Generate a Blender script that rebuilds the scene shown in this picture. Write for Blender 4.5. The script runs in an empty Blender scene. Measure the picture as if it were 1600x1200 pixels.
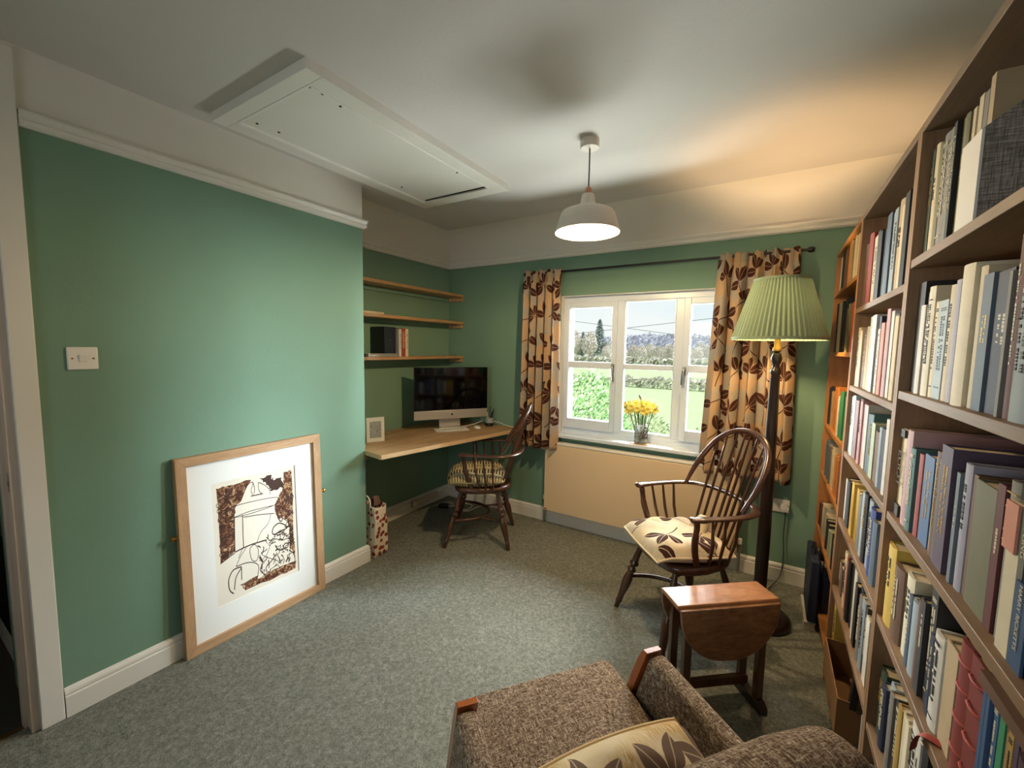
import bpy, bmesh, math, random
from mathutils import Vector, Matrix

# ------------------------------------------------------------------ camera, world, lights, exposure
SC = bpy.context.scene
COL = SC.collection
PI = math.pi
random.seed(11)

def cam_axes(yaw, pitch, roll):
    f = Vector((-math.sin(yaw)*math.cos(pitch), math.cos(yaw)*math.cos(pitch), -math.sin(pitch)))
    r = Vector((math.cos(yaw), math.sin(yaw), 0)); u = r.cross(f)
    c, s = math.cos(roll), math.sin(roll)
    return c*r+s*u, -s*r+c*u, f
cd = bpy.data.cameras.new('camera'); cam = bpy.data.objects.new('camera', cd); COL.objects.link(cam)
r_, u_, f_ = cam_axes(0.5547, 0.08677, 0.01743)
cam.matrix_world = Matrix(((r_.x, u_.x, -f_.x, 0), (r_.y, u_.y, -f_.y, 0), (r_.z, u_.z, -f_.z, 1.48), (0, 0, 0, 1)))
cd.sensor_width = 36; cd.lens = 653.92/1600*36; cd.clip_start = .02; cd.clip_end = 2000
SC.camera = cam
SC.view_settings.view_transform = 'Standard'; SC.view_settings.look = 'None'
SC.view_settings.gamma = 1; SC.view_settings.use_curve_mapping = False
SC.view_settings.exposure = 0.0
SC.cycles.use_denoising = True
SC.cycles.max_bounces = 10; SC.cycles.diffuse_bounces = 6; SC.cycles.transparent_max_bounces = 16
SC.cycles.sample_clamp_indirect = 6; SC.cycles.caustics_reflective = False; SC.cycles.caustics_refractive = False

W = bpy.data.worlds.new('sky'); SC.world = W; W.use_nodes = True
wn, wl = W.node_tree.nodes, W.node_tree.links
bg = wn['Background']; bg.inputs['Strength'].default_value = 1.0
tc = wn.new('ShaderNodeTexCoord'); mp = wn.new('ShaderNodeMapping'); mp.inputs['Scale'].default_value = (2, 2, 6)
nz = wn.new('ShaderNodeTexNoise'); nz.inputs['Scale'].default_value = 1.6; nz.inputs['Detail'].default_value = 5
rp = wn.new('ShaderNodeValToRGB')
rp.color_ramp.elements[0].position = .38; rp.color_ramp.elements[0].color = (.90, .96, 1.0, 1)
rp.color_ramp.elements[1].position = .58; rp.color_ramp.elements[1].color = (1.0, 1.0, 1.0, 1)
wl.new(tc.outputs['Generated'], mp.inputs['Vector']); wl.new(mp.outputs['Vector'], nz.inputs['Vector'])
wl.new(nz.outputs['Fac'], rp.inputs['Fac']); wl.new(rp.outputs['Color'], bg.inputs['Color'])

def lamp(name, kind, loc, energy, color, target=None, **kw):
    d = bpy.data.lights.new(name, kind); d.energy = energy; d.color = color
    for k, v in kw.items(): setattr(d, k, v)
    o = bpy.data.objects.new(name, d); COL.objects.link(o); o.location = loc
    if target is not None:
        o.rotation_euler = (Vector(target)-Vector(loc)).to_track_quat('-Z', 'Y').to_euler()
    return o
SUN = lamp('sun', 'SUN', (30, -5, 30), 3.4, (1, .97, .92), (0, -4, 0), angle=.2)
DAY = (.97, .985, 1.0)
SKYW = lamp('sky_daylight_above', 'AREA', (-.6, 4.7, 2.95), 1000, DAY, (-.9, 1.6, .7), shape='RECTANGLE', size=3.0, size_y=1.8)
REARFILL = lamp('added_rear_fill', 'AREA', (-.75, -1.80, 1.50), 6, (1, .98, .95), (-.95, 3.0, 1.1), shape='RECTANGLE', size=1.2, size_y=1.0, spread=math.radians(100))  # added fill lamp outside an invented opening behind the camera
HALLP = lamp('added_hall_fill', 'POINT', (-3.0, -.9, 2.1), 5, (1, .86, .7), shadow_soft_size=.1)  # added point lamp, lifts the dark hall beyond the doorway
EAST = lamp('sky_daylight_east', 'AREA', (1.86, 5.05, 2.05), 2300, (.80, .93, 1.0), (-2.2, 1.75, 1.0), shape='RECTANGLE', size=1.15, size_y=1.4)
WEST = lamp('sky_daylight_west', 'AREA', (-3.7, 5.7, 1.75), 1200, DAY, (.3, 1.3, 1.15), shape='RECTANGLE', size=1.3, size_y=1.8)
LAWN = lamp('lawn_bounce_daylight', 'AREA', (-.8, 4.9, -.75), 1000, (1, 1, .96), (-.8, 1.6, 2.4), shape='RECTANGLE', size=4.0, size_y=1.6)

# ------------------------------------------------------------------ materials
def lin(c):
    return tuple(((v/255)/12.92 if v/255 <= .04045 else ((v/255+.055)/1.055)**2.4) for v in c)
MATS = {}
class NT:
    def __init__(s, m): s.m = m; s.n = m.node_tree.nodes; s.l = m.node_tree.links; s.b = s.n['Principled BSDF']
    def new(s, t, **kw):
        n = s.n.new(t)
        for k, v in kw.items(): setattr(n, k, v)
        return n
    def put(s, sock, v):
        if hasattr(v, 'links'): s.l.new(v, sock)
        else: sock.default_value = v
    def m_(s, op, a, b=0.0, c=0.0):
        n = s.new('ShaderNodeMath', operation=op)
        s.put(n.inputs[0], a); s.put(n.inputs[1], b); s.put(n.inputs[2], c)
        return n.outputs[0]
    def coord(s, kind='Object', scale=(1, 1, 1), rot=(0, 0, 0)):
        t = s.new('ShaderNodeTexCoord'); mpn = s.new('ShaderNodeMapping')
        mpn.inputs['Scale'].default_value = scale; mpn.inputs['Rotation'].default_value = rot
        s.l.new(t.outputs[kind], mpn.inputs['Vector']); return mpn.outputs['Vector']
    def noise(s, vec, scale, detail=3, rough=.5, dist=0.0):
        n = s.new('ShaderNodeTexNoise'); s.l.new(vec, n.inputs['Vector'])
        n.inputs['Scale'].default_value = scale; n.inputs['Detail'].default_value = detail
        n.inputs['Roughness'].default_value = rough; n.inputs['Distortion'].default_value = dist
        return n.outputs['Fac']
    def ramp(s, fac, stops, interp='LINEAR'):
        n = s.new('ShaderNodeValToRGB'); cr = n.color_ramp; cr.interpolation = interp
        while len(cr.elements) < len(stops): cr.elements.new(.5)
        for e, (p, c) in zip(cr.elements, stops): e.position = p; e.color = (*c, 1) if len(c) == 3 else c
        s.l.new(fac, n.inputs['Fac']); return n.outputs['Color']
    def mix(s, fac, a, b):
        n = s.new('ShaderNodeMix', data_type='RGBA')
        s.put(n.inputs[0], fac)
        s.put(n.inputs[6], a if hasattr(a, 'links') else (*a, 1)); s.put(n.inputs[7], b if hasattr(b, 'links') else (*b, 1))
        return n.outputs[2]
    def bump(s, h, strength=.3, dist=.002):
        n = s.new('ShaderNodeBump'); n.inputs['Strength'].default_value = strength; n.inputs['Distance'].default_value = dist
        s.l.new(h, n.inputs['Height']); s.l.new(n.outputs['Normal'], s.b.inputs['Normal'])
    def color(s, c): s.put(s.b.inputs['Base Color'], c if hasattr(c, 'links') else (*c, 1))
def newmat(name, rough=.6, metal=0.0, spec=.5):
    m = bpy.data.materials.new(name); m.use_nodes = True; MATS[name] = m
    t = NT(m); t.b.inputs['Roughness'].default_value = rough; t.b.inputs['Metallic'].default_value = metal
    t.b.inputs['Specular IOR Level'].default_value = spec
    return t
def plain(name, rgb, rough=.6, metal=0.0, spec=.5, var=.06, scale=12, bump=0.0, bscale=60, rnd=0.0):
    t = newmat(name, rough, metal, spec); c = lin(rgb)
    v = t.coord(); f = t.noise(v, scale, 3)
    col = t.mix(f, tuple(x*(1-var) for x in c), tuple(min(1, x*(1+var)) for x in c))
    if rnd:
        oi = t.new('ShaderNodeObjectInfo'); hs = t.new('ShaderNodeHueSaturation')
        t.put(hs.inputs['Value'], t.m_('MULTIPLY_ADD', oi.outputs['Random'], rnd, 1-rnd*.6))
        t.l.new(col, hs.inputs['Color']); col = hs.outputs['Color']
    t.color(col)
    if bump: t.bump(t.noise(v, bscale, 4), bump)
    return t.m
def wood(name, c1, c2, rough=.4, scale=14, axis=0, spec=.5, stretch=10, coat=0.0):
    t = newmat(name, rough, 0, spec); sc = [1.0]*3
    for k in range(3):
        if k != axis: sc[k] = stretch*.5
    sc[axis] = .5
    v = t.coord('Object', tuple(sc)); f = t.noise(v, scale*.4, 5, .6, .6); g = t.noise(v, scale*2.2, 4, .65)
    fac = t.m_('MULTIPLY_ADD', g, .45, t.m_('MULTIPLY', f, .6))
    t.color(t.ramp(fac, [(.35, lin(c1)), (.68, lin(c2))])); t.bump(g, .12, .001)
    if coat: t.b.inputs['Coat Weight'].default_value = coat; t.b.inputs['Coat Roughness'].default_value = .2
    return t.m
def leaf_fabric(name, base, patch, leaf, cell=.17, size=1.0, kind='UV', seed=0.0):
    """flat print: sprigs of three veined leaves on a stem, over woven cloth with grey-blue patches"""
    t = newmat(name, .85, 0, .15)
    v = t.coord(kind); ad = t.new('ShaderNodeVectorMath', operation='ADD'); t.l.new(v, ad.inputs[0]); ad.inputs[1].default_value = (seed, seed*.7, 0)
    v = ad.outputs[0]
    vo = t.new('ShaderNodeTexVoronoi', voronoi_dimensions='2D'); t.l.new(v, vo.inputs['Vector'])
    vo.inputs['Scale'].default_value = 1/cell; vo.inputs['Randomness'].default_value = .45
    sub = t.new('ShaderNodeVectorMath', operation='SUBTRACT'); t.l.new(v, sub.inputs[0]); t.l.new(vo.outputs['Position'], sub.inputs[1])
    sp = t.new('ShaderNodeSeparateColor'); t.l.new(vo.outputs['Color'], sp.inputs[0])
    ang0 = t.m_('MULTIPLY_ADD', sp.outputs[0], 2.6, -1.3)
    def rotxy(a):
        n = t.new('ShaderNodeVectorRotate', rotation_type='Z_AXIS'); t.l.new(sub.outputs[0], n.inputs['Vector']); t.put(n.inputs['Angle'], a)
        s2 = t.new('ShaderNodeSeparateXYZ'); t.l.new(n.outputs[0], s2.inputs[0]); return s2.outputs[0], s2.outputs[1]
    masks = None; vein = None
    L, Wd = .034*size, .0165*size
    for da in (0.0, 1.15, -1.15):
        x, y = rotxy(t.m_('ADD', ang0, da))
        yy = t.m_('ADD', y, -L*1.12)
        q = t.m_('DIVIDE', yy, L); q = t.m_('MULTIPLY', q, q)
        ww = t.m_('MULTIPLY', t.m_('SUBTRACT', 1.0, q), Wd)
        d = t.m_('SUBTRACT', ww, t.m_('ABSOLUTE', x))
        mk = t.m_('GREATER_THAN', d, 0.0)
        ve = t.m_('MULTIPLY', mk, t.m_('LESS_THAN', t.m_('ABSOLUTE', x), .0011*size))
        masks = mk if masks is None else t.m_('MAXIMUM', masks, mk)
        vein = ve if vein is None else t.m_('MAXIMUM', vein, ve)
    x, y = rotxy(ang0)
    curve = t.m_('MULTIPLY', t.m_('SINE', t.m_('MULTIPLY', y, 28/size)), .006*size)
    st = t.m_('LESS_THAN', t.m_('ABSOLUTE', t.m_('SUBTRACT', x, curve)), .0018*size)
    st = t.m_('MULTIPLY', st, t.m_('MULTIPLY', t.m_('LESS_THAN', y, .01*size), t.m_('GREATER_THAN', y, -.085*size)))
    fine = t.noise(v, 260, 2, .6)
    pn = t.noise(v, 7, 2, .5)
    sx = t.new('ShaderNodeMapping'); sx.inputs['Scale'].default_value = (90, 14, 1); t.l.new(v, sx.inputs['Vector'])
    streak = t.noise(sx.outputs[0], 3, 3, .7)
    pf = t.m_('MULTIPLY', t.ramp(pn, [(.44, (0, 0, 0)), (.56, (1, 1, 1))]), t.ramp(streak, [(.38, (0, 0, 0)), (.55, (1, 1, 1))]))
    b = t.mix(t.m_('MULTIPLY', fine, .35), lin(base), tuple(c*.72 for c in lin(base)))
    b = t.mix(pf, b, lin(patch))
    b = t.mix(st, b, lin(leaf))
    b = t.mix(masks, b, lin(leaf)); b = t.mix(vein, b, tuple(c*.6 for c in lin(base)))
    t.color(b); t.bump(fine, .2, .0008)
    return t.m

# wall paint, plaster, floor
def paint(name, rgb, bump=.25, rough=.75):
    t = newmat(name, rough, 0, .3); v = t.coord(); c = lin(rgb)
    f = t.noise(v, 2.2, 4, .55); g = t.noise(v, 55, 4, .6)
    t.color(t.mix(f, tuple(x*.93 for x in c), tuple(x*1.07 for x in c)))
    t.bump(t.m_('MULTIPLY_ADD', f, .9, t.m_('MULTIPLY', g, .35)), bump, .006)
    return t.m
GREEN = paint('sage_green_wall_paint', (120, 152, 133), .3)
CREAM = paint('cream_plaster_paint', (226, 221, 214), .3)
CEIL = paint('ceiling_paint', (206, 202, 198), .3)
GLOSS = plain('white_gloss_paint', (232, 228, 222), .35, var=.02, scale=4)
UPVC = plain('white_window_plastic', (218, 229, 244), .3, var=.01)
HALL = plain('dull_hall_paint', (92, 94, 92), .8, var=.05)
PINKGLOSS = plain('aged_door_paint', (214, 196, 184), .4, var=.04)
def carpet():
    t = newmat('grey_green_carpet', .95, 0, .05); v = t.coord()
    f = t.noise(v, 3.0, 4, .6); g = t.noise(v, 210, 3, .7); h = t.noise(v, 60, 3, .6)
    s = t.m_('ADD', t.m_('MULTIPLY', g, .55), t.m_('MULTIPLY', h, .45))
    c = t.ramp(s, [(.34, lin((80, 84, 80))), (.5, lin((126, 128, 122))), (.68, lin((170, 171, 163)))])
    c = t.mix(t.m_('MULTIPLY', f, .5), c, lin((112, 116, 104)))
    t.color(c); t.bump(s, .9, .006); return t.m
CARPET = carpet()
OAK = wood('pale_oak', (150, 112, 72), (190, 150, 104), .45, 16, 1)
OAKX = wood('frame_oak', (168, 128, 92), (198, 160, 122), .5, 20, 1)
OAKZ = wood('frame_oak_upright', (168, 128, 92), (198, 160, 122), .5, 20, 2)
DESKW = wood('oak_worktop', (148, 114, 80), (194, 158, 118), .5, 9, 1)
EDGEW = wood('worktop_edge', (196, 164, 124), (216, 186, 146), .5, 12, 1)
ELM = wood('windsor_elm', (44, 25, 16), (88, 50, 30), .28, 16, 2, coat=.35)
ELMLIGHT = wood('windsor_yew', (112, 60, 30), (160, 96, 54), .3, 16, 2, coat=.35)
DARKW = wood('dark_lamp_wood', (22, 14, 10), (44, 27, 18), .35, 14, 2, coat=.3)
BURR = wood('burr_walnut', (146, 96, 62), (192, 136, 94), .35, 30, 0, stretch=3, coat=.3)
BURRD = wood('dark_burr_walnut', (84, 54, 34), (150, 104, 70), .32, 30, 0, stretch=3, coat=.3)
TABLEW = wood('dark_table_wood', (52, 30, 18), (92, 56, 34), .35, 18, 2, coat=.3)
BEECH = wood('orange_polished_beech', (150, 78, 34), (178, 100, 48), .25, 10, 2, coat=.5)
CASEW = wood('brown_bookcase_board', (112, 88, 66), (140, 112, 86), .5, 12, 1)
CASEV = wood('brown_bookcase_upright', (122, 92, 66), (154, 120, 88), .5, 12, 2)
OAKC = wood('orange_oak_bookcase', (150, 96, 50), (184, 126, 72), .45, 12, 1)
OAKCV = wood('orange_oak_upright', (150, 96, 50), (184, 126, 72), .45, 12, 2)
BLACK = plain('black_plastic', (14, 14, 15), .35, var=.02)
SCREEN = plain('black_glass_screen', (5, 5, 6), .06, var=0, spec=.3)
ALU = plain('silver_aluminium', (196, 192, 186), .35, .6, var=.02)
WHITEP = plain('white_plastic', (236, 234, 230), .35, var=.01)
PAPER = plain('page_paper', (206, 192, 164), .9, var=.1, scale=40)
MOUNT = plain('white_mount_board', (238, 236, 234), .8, var=.01)
PRINTP = plain('etching_paper', (232, 222, 208), .8, var=.02)
BROWNINK = None
BRASS = plain('brass', (176, 130, 70), .3, .9, var=.05)
CHROME = plain('chrome', (200, 200, 200), .2, 1.0, var=.02)
COPPER = plain('copper_cap', (186, 130, 100), .4, .3, var=.02)
RADP = plain('cream_radiator_enamel', (230, 204, 168), .4, var=.01)
RADTOP = plain('white_radiator_top', (236, 234, 228), .4, var=.01)
def ink():
    t = newmat('brown_etching_ink', .8, 0, .2); v = t.coord('Object', (1, 1, 1))
    f = t.noise(v, 38, 6, .7, 1.2)
    t.color(t.ramp(f, [(.40, lin((66, 38, 28))), (.52, lin((112, 72, 52))), (.60, lin((196, 158, 124))), (.72, lin((222, 200, 176)))])); return t.m
BROWNINK = ink()
DARKINK = plain('dark_brown_ink', (62, 36, 28), .8, var=.1, scale=30)
def glass(name, tint=(.97, 1, .99), gloss=.09):
    m = bpy.data.materials.new(name); m.use_nodes = True; n, l = m.node_tree.nodes, m.node_tree.links; n.clear()
    o = n.new('ShaderNodeOutputMaterial'); tr = n.new('ShaderNodeBsdfTransparent'); tr.inputs[0].default_value = (*tint, 1)
    g = n.new('ShaderNodeBsdfGlossy'); g.inputs['Roughness'].default_value = .02; mx = n.new('ShaderNodeMixShader')
    fr = n.new('ShaderNodeFresnel'); fr.inputs[0].default_value = 1.3
    l.new(fr.outputs[0], mx.inputs[0]); l.new(tr.outputs[0], mx.inputs[1]); l.new(g.outputs[0], mx.inputs[2]); l.new(mx.outputs[0], o.inputs[0])
    return m
GLASS = glass('window_glass'); VGLASS = glass('vase_glass', (.97, .98, .98))
def milky(m, f):
    n, l = m.node_tree.nodes, m.node_tree.links; o = next(k for k in n if k.type == 'OUTPUT_MATERIAL'); src = o.inputs[0].links[0].from_socket
    tl_ = n.new('ShaderNodeBsdfTranslucent'); tl_.inputs[0].default_value = (.9, .92, .9, 1); df = n.new('ShaderNodeBsdfDiffuse'); df.inputs[0].default_value = (.9, .92, .9, 1)
    a_ = n.new('ShaderNodeMixShader'); l.new(tl_.outputs[0], a_.inputs[1]); l.new(df.outputs[0], a_.inputs[2]); b_ = n.new('ShaderNodeMixShader'); b_.inputs[0].default_value = f
    l.new(src, b_.inputs[1]); l.new(a_.outputs[0], b_.inputs[2]); l.new(b_.outputs[0], o.inputs[0])
milky(VGLASS, .34)
def emit(name, col, s):
    m = bpy.data.materials.new(name); m.use_nodes = True; n, l = m.node_tree.nodes, m.node_tree.links; n.clear()
    o = n.new('ShaderNodeOutputMaterial'); e = n.new('ShaderNodeEmission'); e.inputs[0].default_value = (*col, 1); e.inputs[1].default_value = s
    l.new(e.outputs[0], o.inputs[0]); return m
BULB = emit('lit_warm_bulb', (1, .78, .45), 14.0)
def tweed():
    t = newmat('brown_tweed', .95, 0, .1); v = t.coord()
    a = t.new('ShaderNodeMapping'); a.inputs['Scale'].default_value = (42, 190, 140); t.l.new(v, a.inputs['Vector'])
    b = t.new('ShaderNodeMapping'); b.inputs['Scale'].default_value = (190, 42, 50); t.l.new(v, b.inputs['Vector'])
    f = t.noise(a.outputs[0], 1.6, 3, .7); g = t.noise(b.outputs[0], 1.6, 3, .7); big = t.noise(v, 9, 2)
    s = t.m_('MAXIMUM', f, g)
    c = t.ramp(s, [(.46, lin((84, 68, 56))), (.55, lin((142, 124, 110))), (.65, lin((192, 176, 158))), (.74, lin((236, 226, 206)))])
    t.color(t.mix(t.m_('MULTIPLY', big, .25), c, lin((92, 80, 66)))); t.bump(s, .7, .003); return t.m
TWEED = tweed()
CURTAIN = leaf_fabric('leaf_print_curtain_cloth', (188, 156, 122), (150, 152, 148), (70, 38, 30), .205, 1.75)
CUSHIONF = leaf_fabric('leaf_print_cushion_cloth', (224, 206, 176), (190, 180, 160), (62, 36, 30), .17, 1.5, seed=3.3)
CUSHIONG = leaf_fabric('gold_leaf_print_cushion_cloth', (222, 206, 176), (184, 148, 88), (112, 92, 82), .15, 1.35, seed=1.7)
def woven():
    t = newmat('woven_stripe_cushion_cloth', .9, 0, .1); v = t.coord('UV'); s = t.new('ShaderNodeSeparateXYZ'); t.l.new(v, s.inputs[0])
    u, w = s.outputs[0], s.outputs[1]
    band = t.m_('FRACT', t.m_('MULTIPLY', u, 9.0)); row_ = t.m_('FLOOR', t.m_('MULTIPLY', u, 9.0))
    tick = t.m_('FRACT', t.m_('ADD', t.m_('MULTIPLY', w, 46.0), t.m_('MULTIPLY', t.noise(v, 9, 2), .8)))
    tk = t.m_('MULTIPLY', t.m_('LESS_THAN', tick, .48), t.m_('GREATER_THAN', band, .30))
    alt = t.m_('MODULO', row_, 2.0)
    c = t.mix(t.m_('LESS_THAN', band, .12), lin((196, 182, 146)), lin((150, 140, 104)))
    dark = t.mix(alt, lin((46, 40, 34)), lin((116, 104, 70)))
    t.color(t.mix(tk, c, dark)); t.bump(t.noise(v, 90, 2), .3, .001); return t.m
WOVEN = woven()
def blobs(name, base, blob, scale, size, dark=None, kind='Object'):
    t = newmat(name, .6, 0, .4); v = t.coord(kind); ds = t.noise(v, 30, 2)
    vo = t.new('ShaderNodeTexVoronoi'); t.l.new(v, vo.inputs['Vector']); vo.inputs['Scale'].default_value = scale
    d = t.m_('ADD', vo.outputs['Distance'], t.m_('MULTIPLY', ds, .22))
    c = t.mix(t.m_('LESS_THAN', d, size), lin(base), lin(blob))
    if dark: c = t.mix(t.m_('LESS_THAN', d, size*.62), c, lin(dark))
    t.color(c); return t.m
FLORAL = blobs('floral_gift_bag_paper', (226, 214, 190), (150, 66, 50), 26, .50, (104, 40, 34))
VPRINT = blobs('vase_vine_print', (228, 226, 214), (84, 70, 52), 40, .33)
def speck(name, a, b, scale):
    t = newmat(name, .7); v = t.coord(); t.color(t.ramp(t.noise(v, scale, 5, .75, 4.0), [(.34, lin(a)), (.66, lin(b))])); return t.m
SPECK = speck('grey_patterned_print', (84, 98, 104), (206, 210, 208), 46)
SPECKDARK = speck('dark_photograph_print', (22, 18, 16), (120, 104, 92), 22)
LINEN = None
def linen():
    t = newmat('dark_grey_linen', .9, 0, .2); v = t.coord('Object', (1, 1, 1))
    a = t.new('ShaderNodeMapping'); a.inputs['Scale'].default_value = (30, 30, 400); t.l.new(v, a.inputs['Vector'])
    b = t.new('ShaderNodeMapping'); b.inputs['Scale'].default_value = (400, 400, 30); t.l.new(v, b.inputs['Vector'])
    s = t.m_('MULTIPLY', t.noise(a.outputs[0], 1.2, 2), t.noise(b.outputs[0], 1.2, 2))
    t.color(t.ramp(s, [(.15, lin((110, 104, 98))), (.36, lin((172, 164, 156)))])); return t.m
LINEN = linen()
def shade_mat(name, rgb, tr):
    m = bpy.data.materials.new(name); m.use_nodes = True; n, l = m.node_tree.nodes, m.node_tree.links
    b = n['Principled BSDF']; b.inputs['Base Color'].default_value = (*lin(rgb), 1); b.inputs['Roughness'].default_value = .8
    t_ = n.new('ShaderNodeBsdfTranslucent'); t_.inputs[0].default_value = (*lin(rgb), 1); mx = n.new('ShaderNodeMixShader'); mx.inputs[0].default_value = tr
    nzz = n.new('ShaderNodeTexNoise'); nzz.inputs['Scale'].default_value = 60
    rr = n.new('ShaderNodeValToRGB'); c = lin(rgb)
    rr.color_ramp.elements[0].color = (*[x*.85 for x in c], 1); rr.color_ramp.elements[1].color = (*[min(1, x*1.12) for x in c], 1)
    l.new(nzz.outputs['Fac'], rr.inputs['Fac']); l.new(rr.outputs['Color'], b.inputs['Base Color']); l.new(rr.outputs['Color'], t_.inputs[0])
    l.new(b.outputs[0], mx.inputs[1]); l.new(t_.outputs[0], mx.inputs[2]); l.new(mx.outputs[0], n['Material Output'].inputs[0]); return m
SHADEG = shade_mat('pleated_green_silk', (124, 142, 116), .03)
SHADEW = shade_mat('cream_shade_trim', (224, 206, 164), .3)
PENDW = plain('cream_enamel_shade', (216, 206, 194), .5, var=.02)
CORDM = plain('grey_flex', (70, 66, 62), .6)
WCABLE = plain('white_cable', (226, 222, 214), .5)
# outdoors
def mead():
    t = newmat('spring_meadow_grass', .9, 0, .1); v = t.coord(); f = t.noise(v, .12, 4, .6); g = t.noise(v, 3, 3, .7)
    c = t.mix(f, lin((190, 212, 164)), lin((204, 222, 180))); t.color(t.mix(t.m_('MULTIPLY', g, .4), c, lin((186, 204, 146)))); return t.m
MEADOW = mead()
TWIG = plain('haze_tinted_twigs', (218, 210, 204), .9, var=.2, scale=.5, rnd=.25)  # far trees: haze mixed into the pale twig colour
HAZETWIG = plain('haze_tinted_bare_wood', (182, 184, 196), .9, var=.15, scale=.08)  # distance haze put into this pale grey-lilac
CONIFER = plain('haze_tinted_needles', (170, 186, 182), .9, var=.2, scale=.6)  # needles paled and blued, haze painted into the colour
LEAF = plain('laurel_leaf', (98, 124, 74), .5, var=.35, scale=3)
HEDGE = plain('hedge_leaf', (176, 180, 142), .7, var=.35, scale=2)
HAZEHEDGE = plain('haze_tinted_hedge_leaf', (216, 212, 202), .8, var=.2, scale=.8)  # far hedges: haze painted into the leaf colour
BARK = plain('grey_bark', (120, 112, 104), .9, var=.2)
# book cloths
BC = {'dark green': (48, 66, 46), 'cream': (206, 190, 158), 'olive': (112, 108, 72), 'grey': (128, 124, 120), 'grey green': (112, 118, 100),
 'black': (24, 23, 24), 'olive green': (106, 104, 76), 'white': (214, 210, 202), 'brown': (104, 74, 54), 'ivory': (214, 204, 178), 'pale blue': (168, 184, 192),
 'lavender': (160, 158, 176), 'slate blue': (84, 100, 116), 'navy': (38, 46, 72), 'maroon': (92, 42, 42), 'silver blue': (150, 164, 174), 'green': (52, 128, 88),
 'tan': (160, 128, 92), 'buff': (182, 160, 126), 'pink': (190, 152, 156), 'teal': (72, 110, 110), 'red': (156, 58, 46), 'blue': (58, 88, 128), 'purple': (78, 62, 82),
 'grey blue': (104, 116, 126), 'salmon': (196, 132, 112), 'yellow': (206, 174, 80), 'charcoal': (52, 50, 50), 'oxblood': (122, 46, 38), 'mustard': (172, 140, 72),
 'wine': (96, 48, 58), 'plum': (74, 52, 62), 'pale green': (174, 186, 160), 'mauve': (138, 112, 116), 'royal blue': (44, 62, 132), 'orange': (196, 122, 58)}
BM = {k: plain('book_cloth_'+k.replace(' ', '_'), v, .62, var=.14, scale=25, rnd=.22, bump=.15, bscale=300) for k, v in BC.items()}
INKW = plain('pale_title_foil', (204, 194, 168), .5, var=.05)
INKB = plain('dark_title_ink', (36, 32, 30), .6, var=.05)
GOLDF = plain('gold_title_foil', (184, 150, 84), .35, .5, var=.05)

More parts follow.
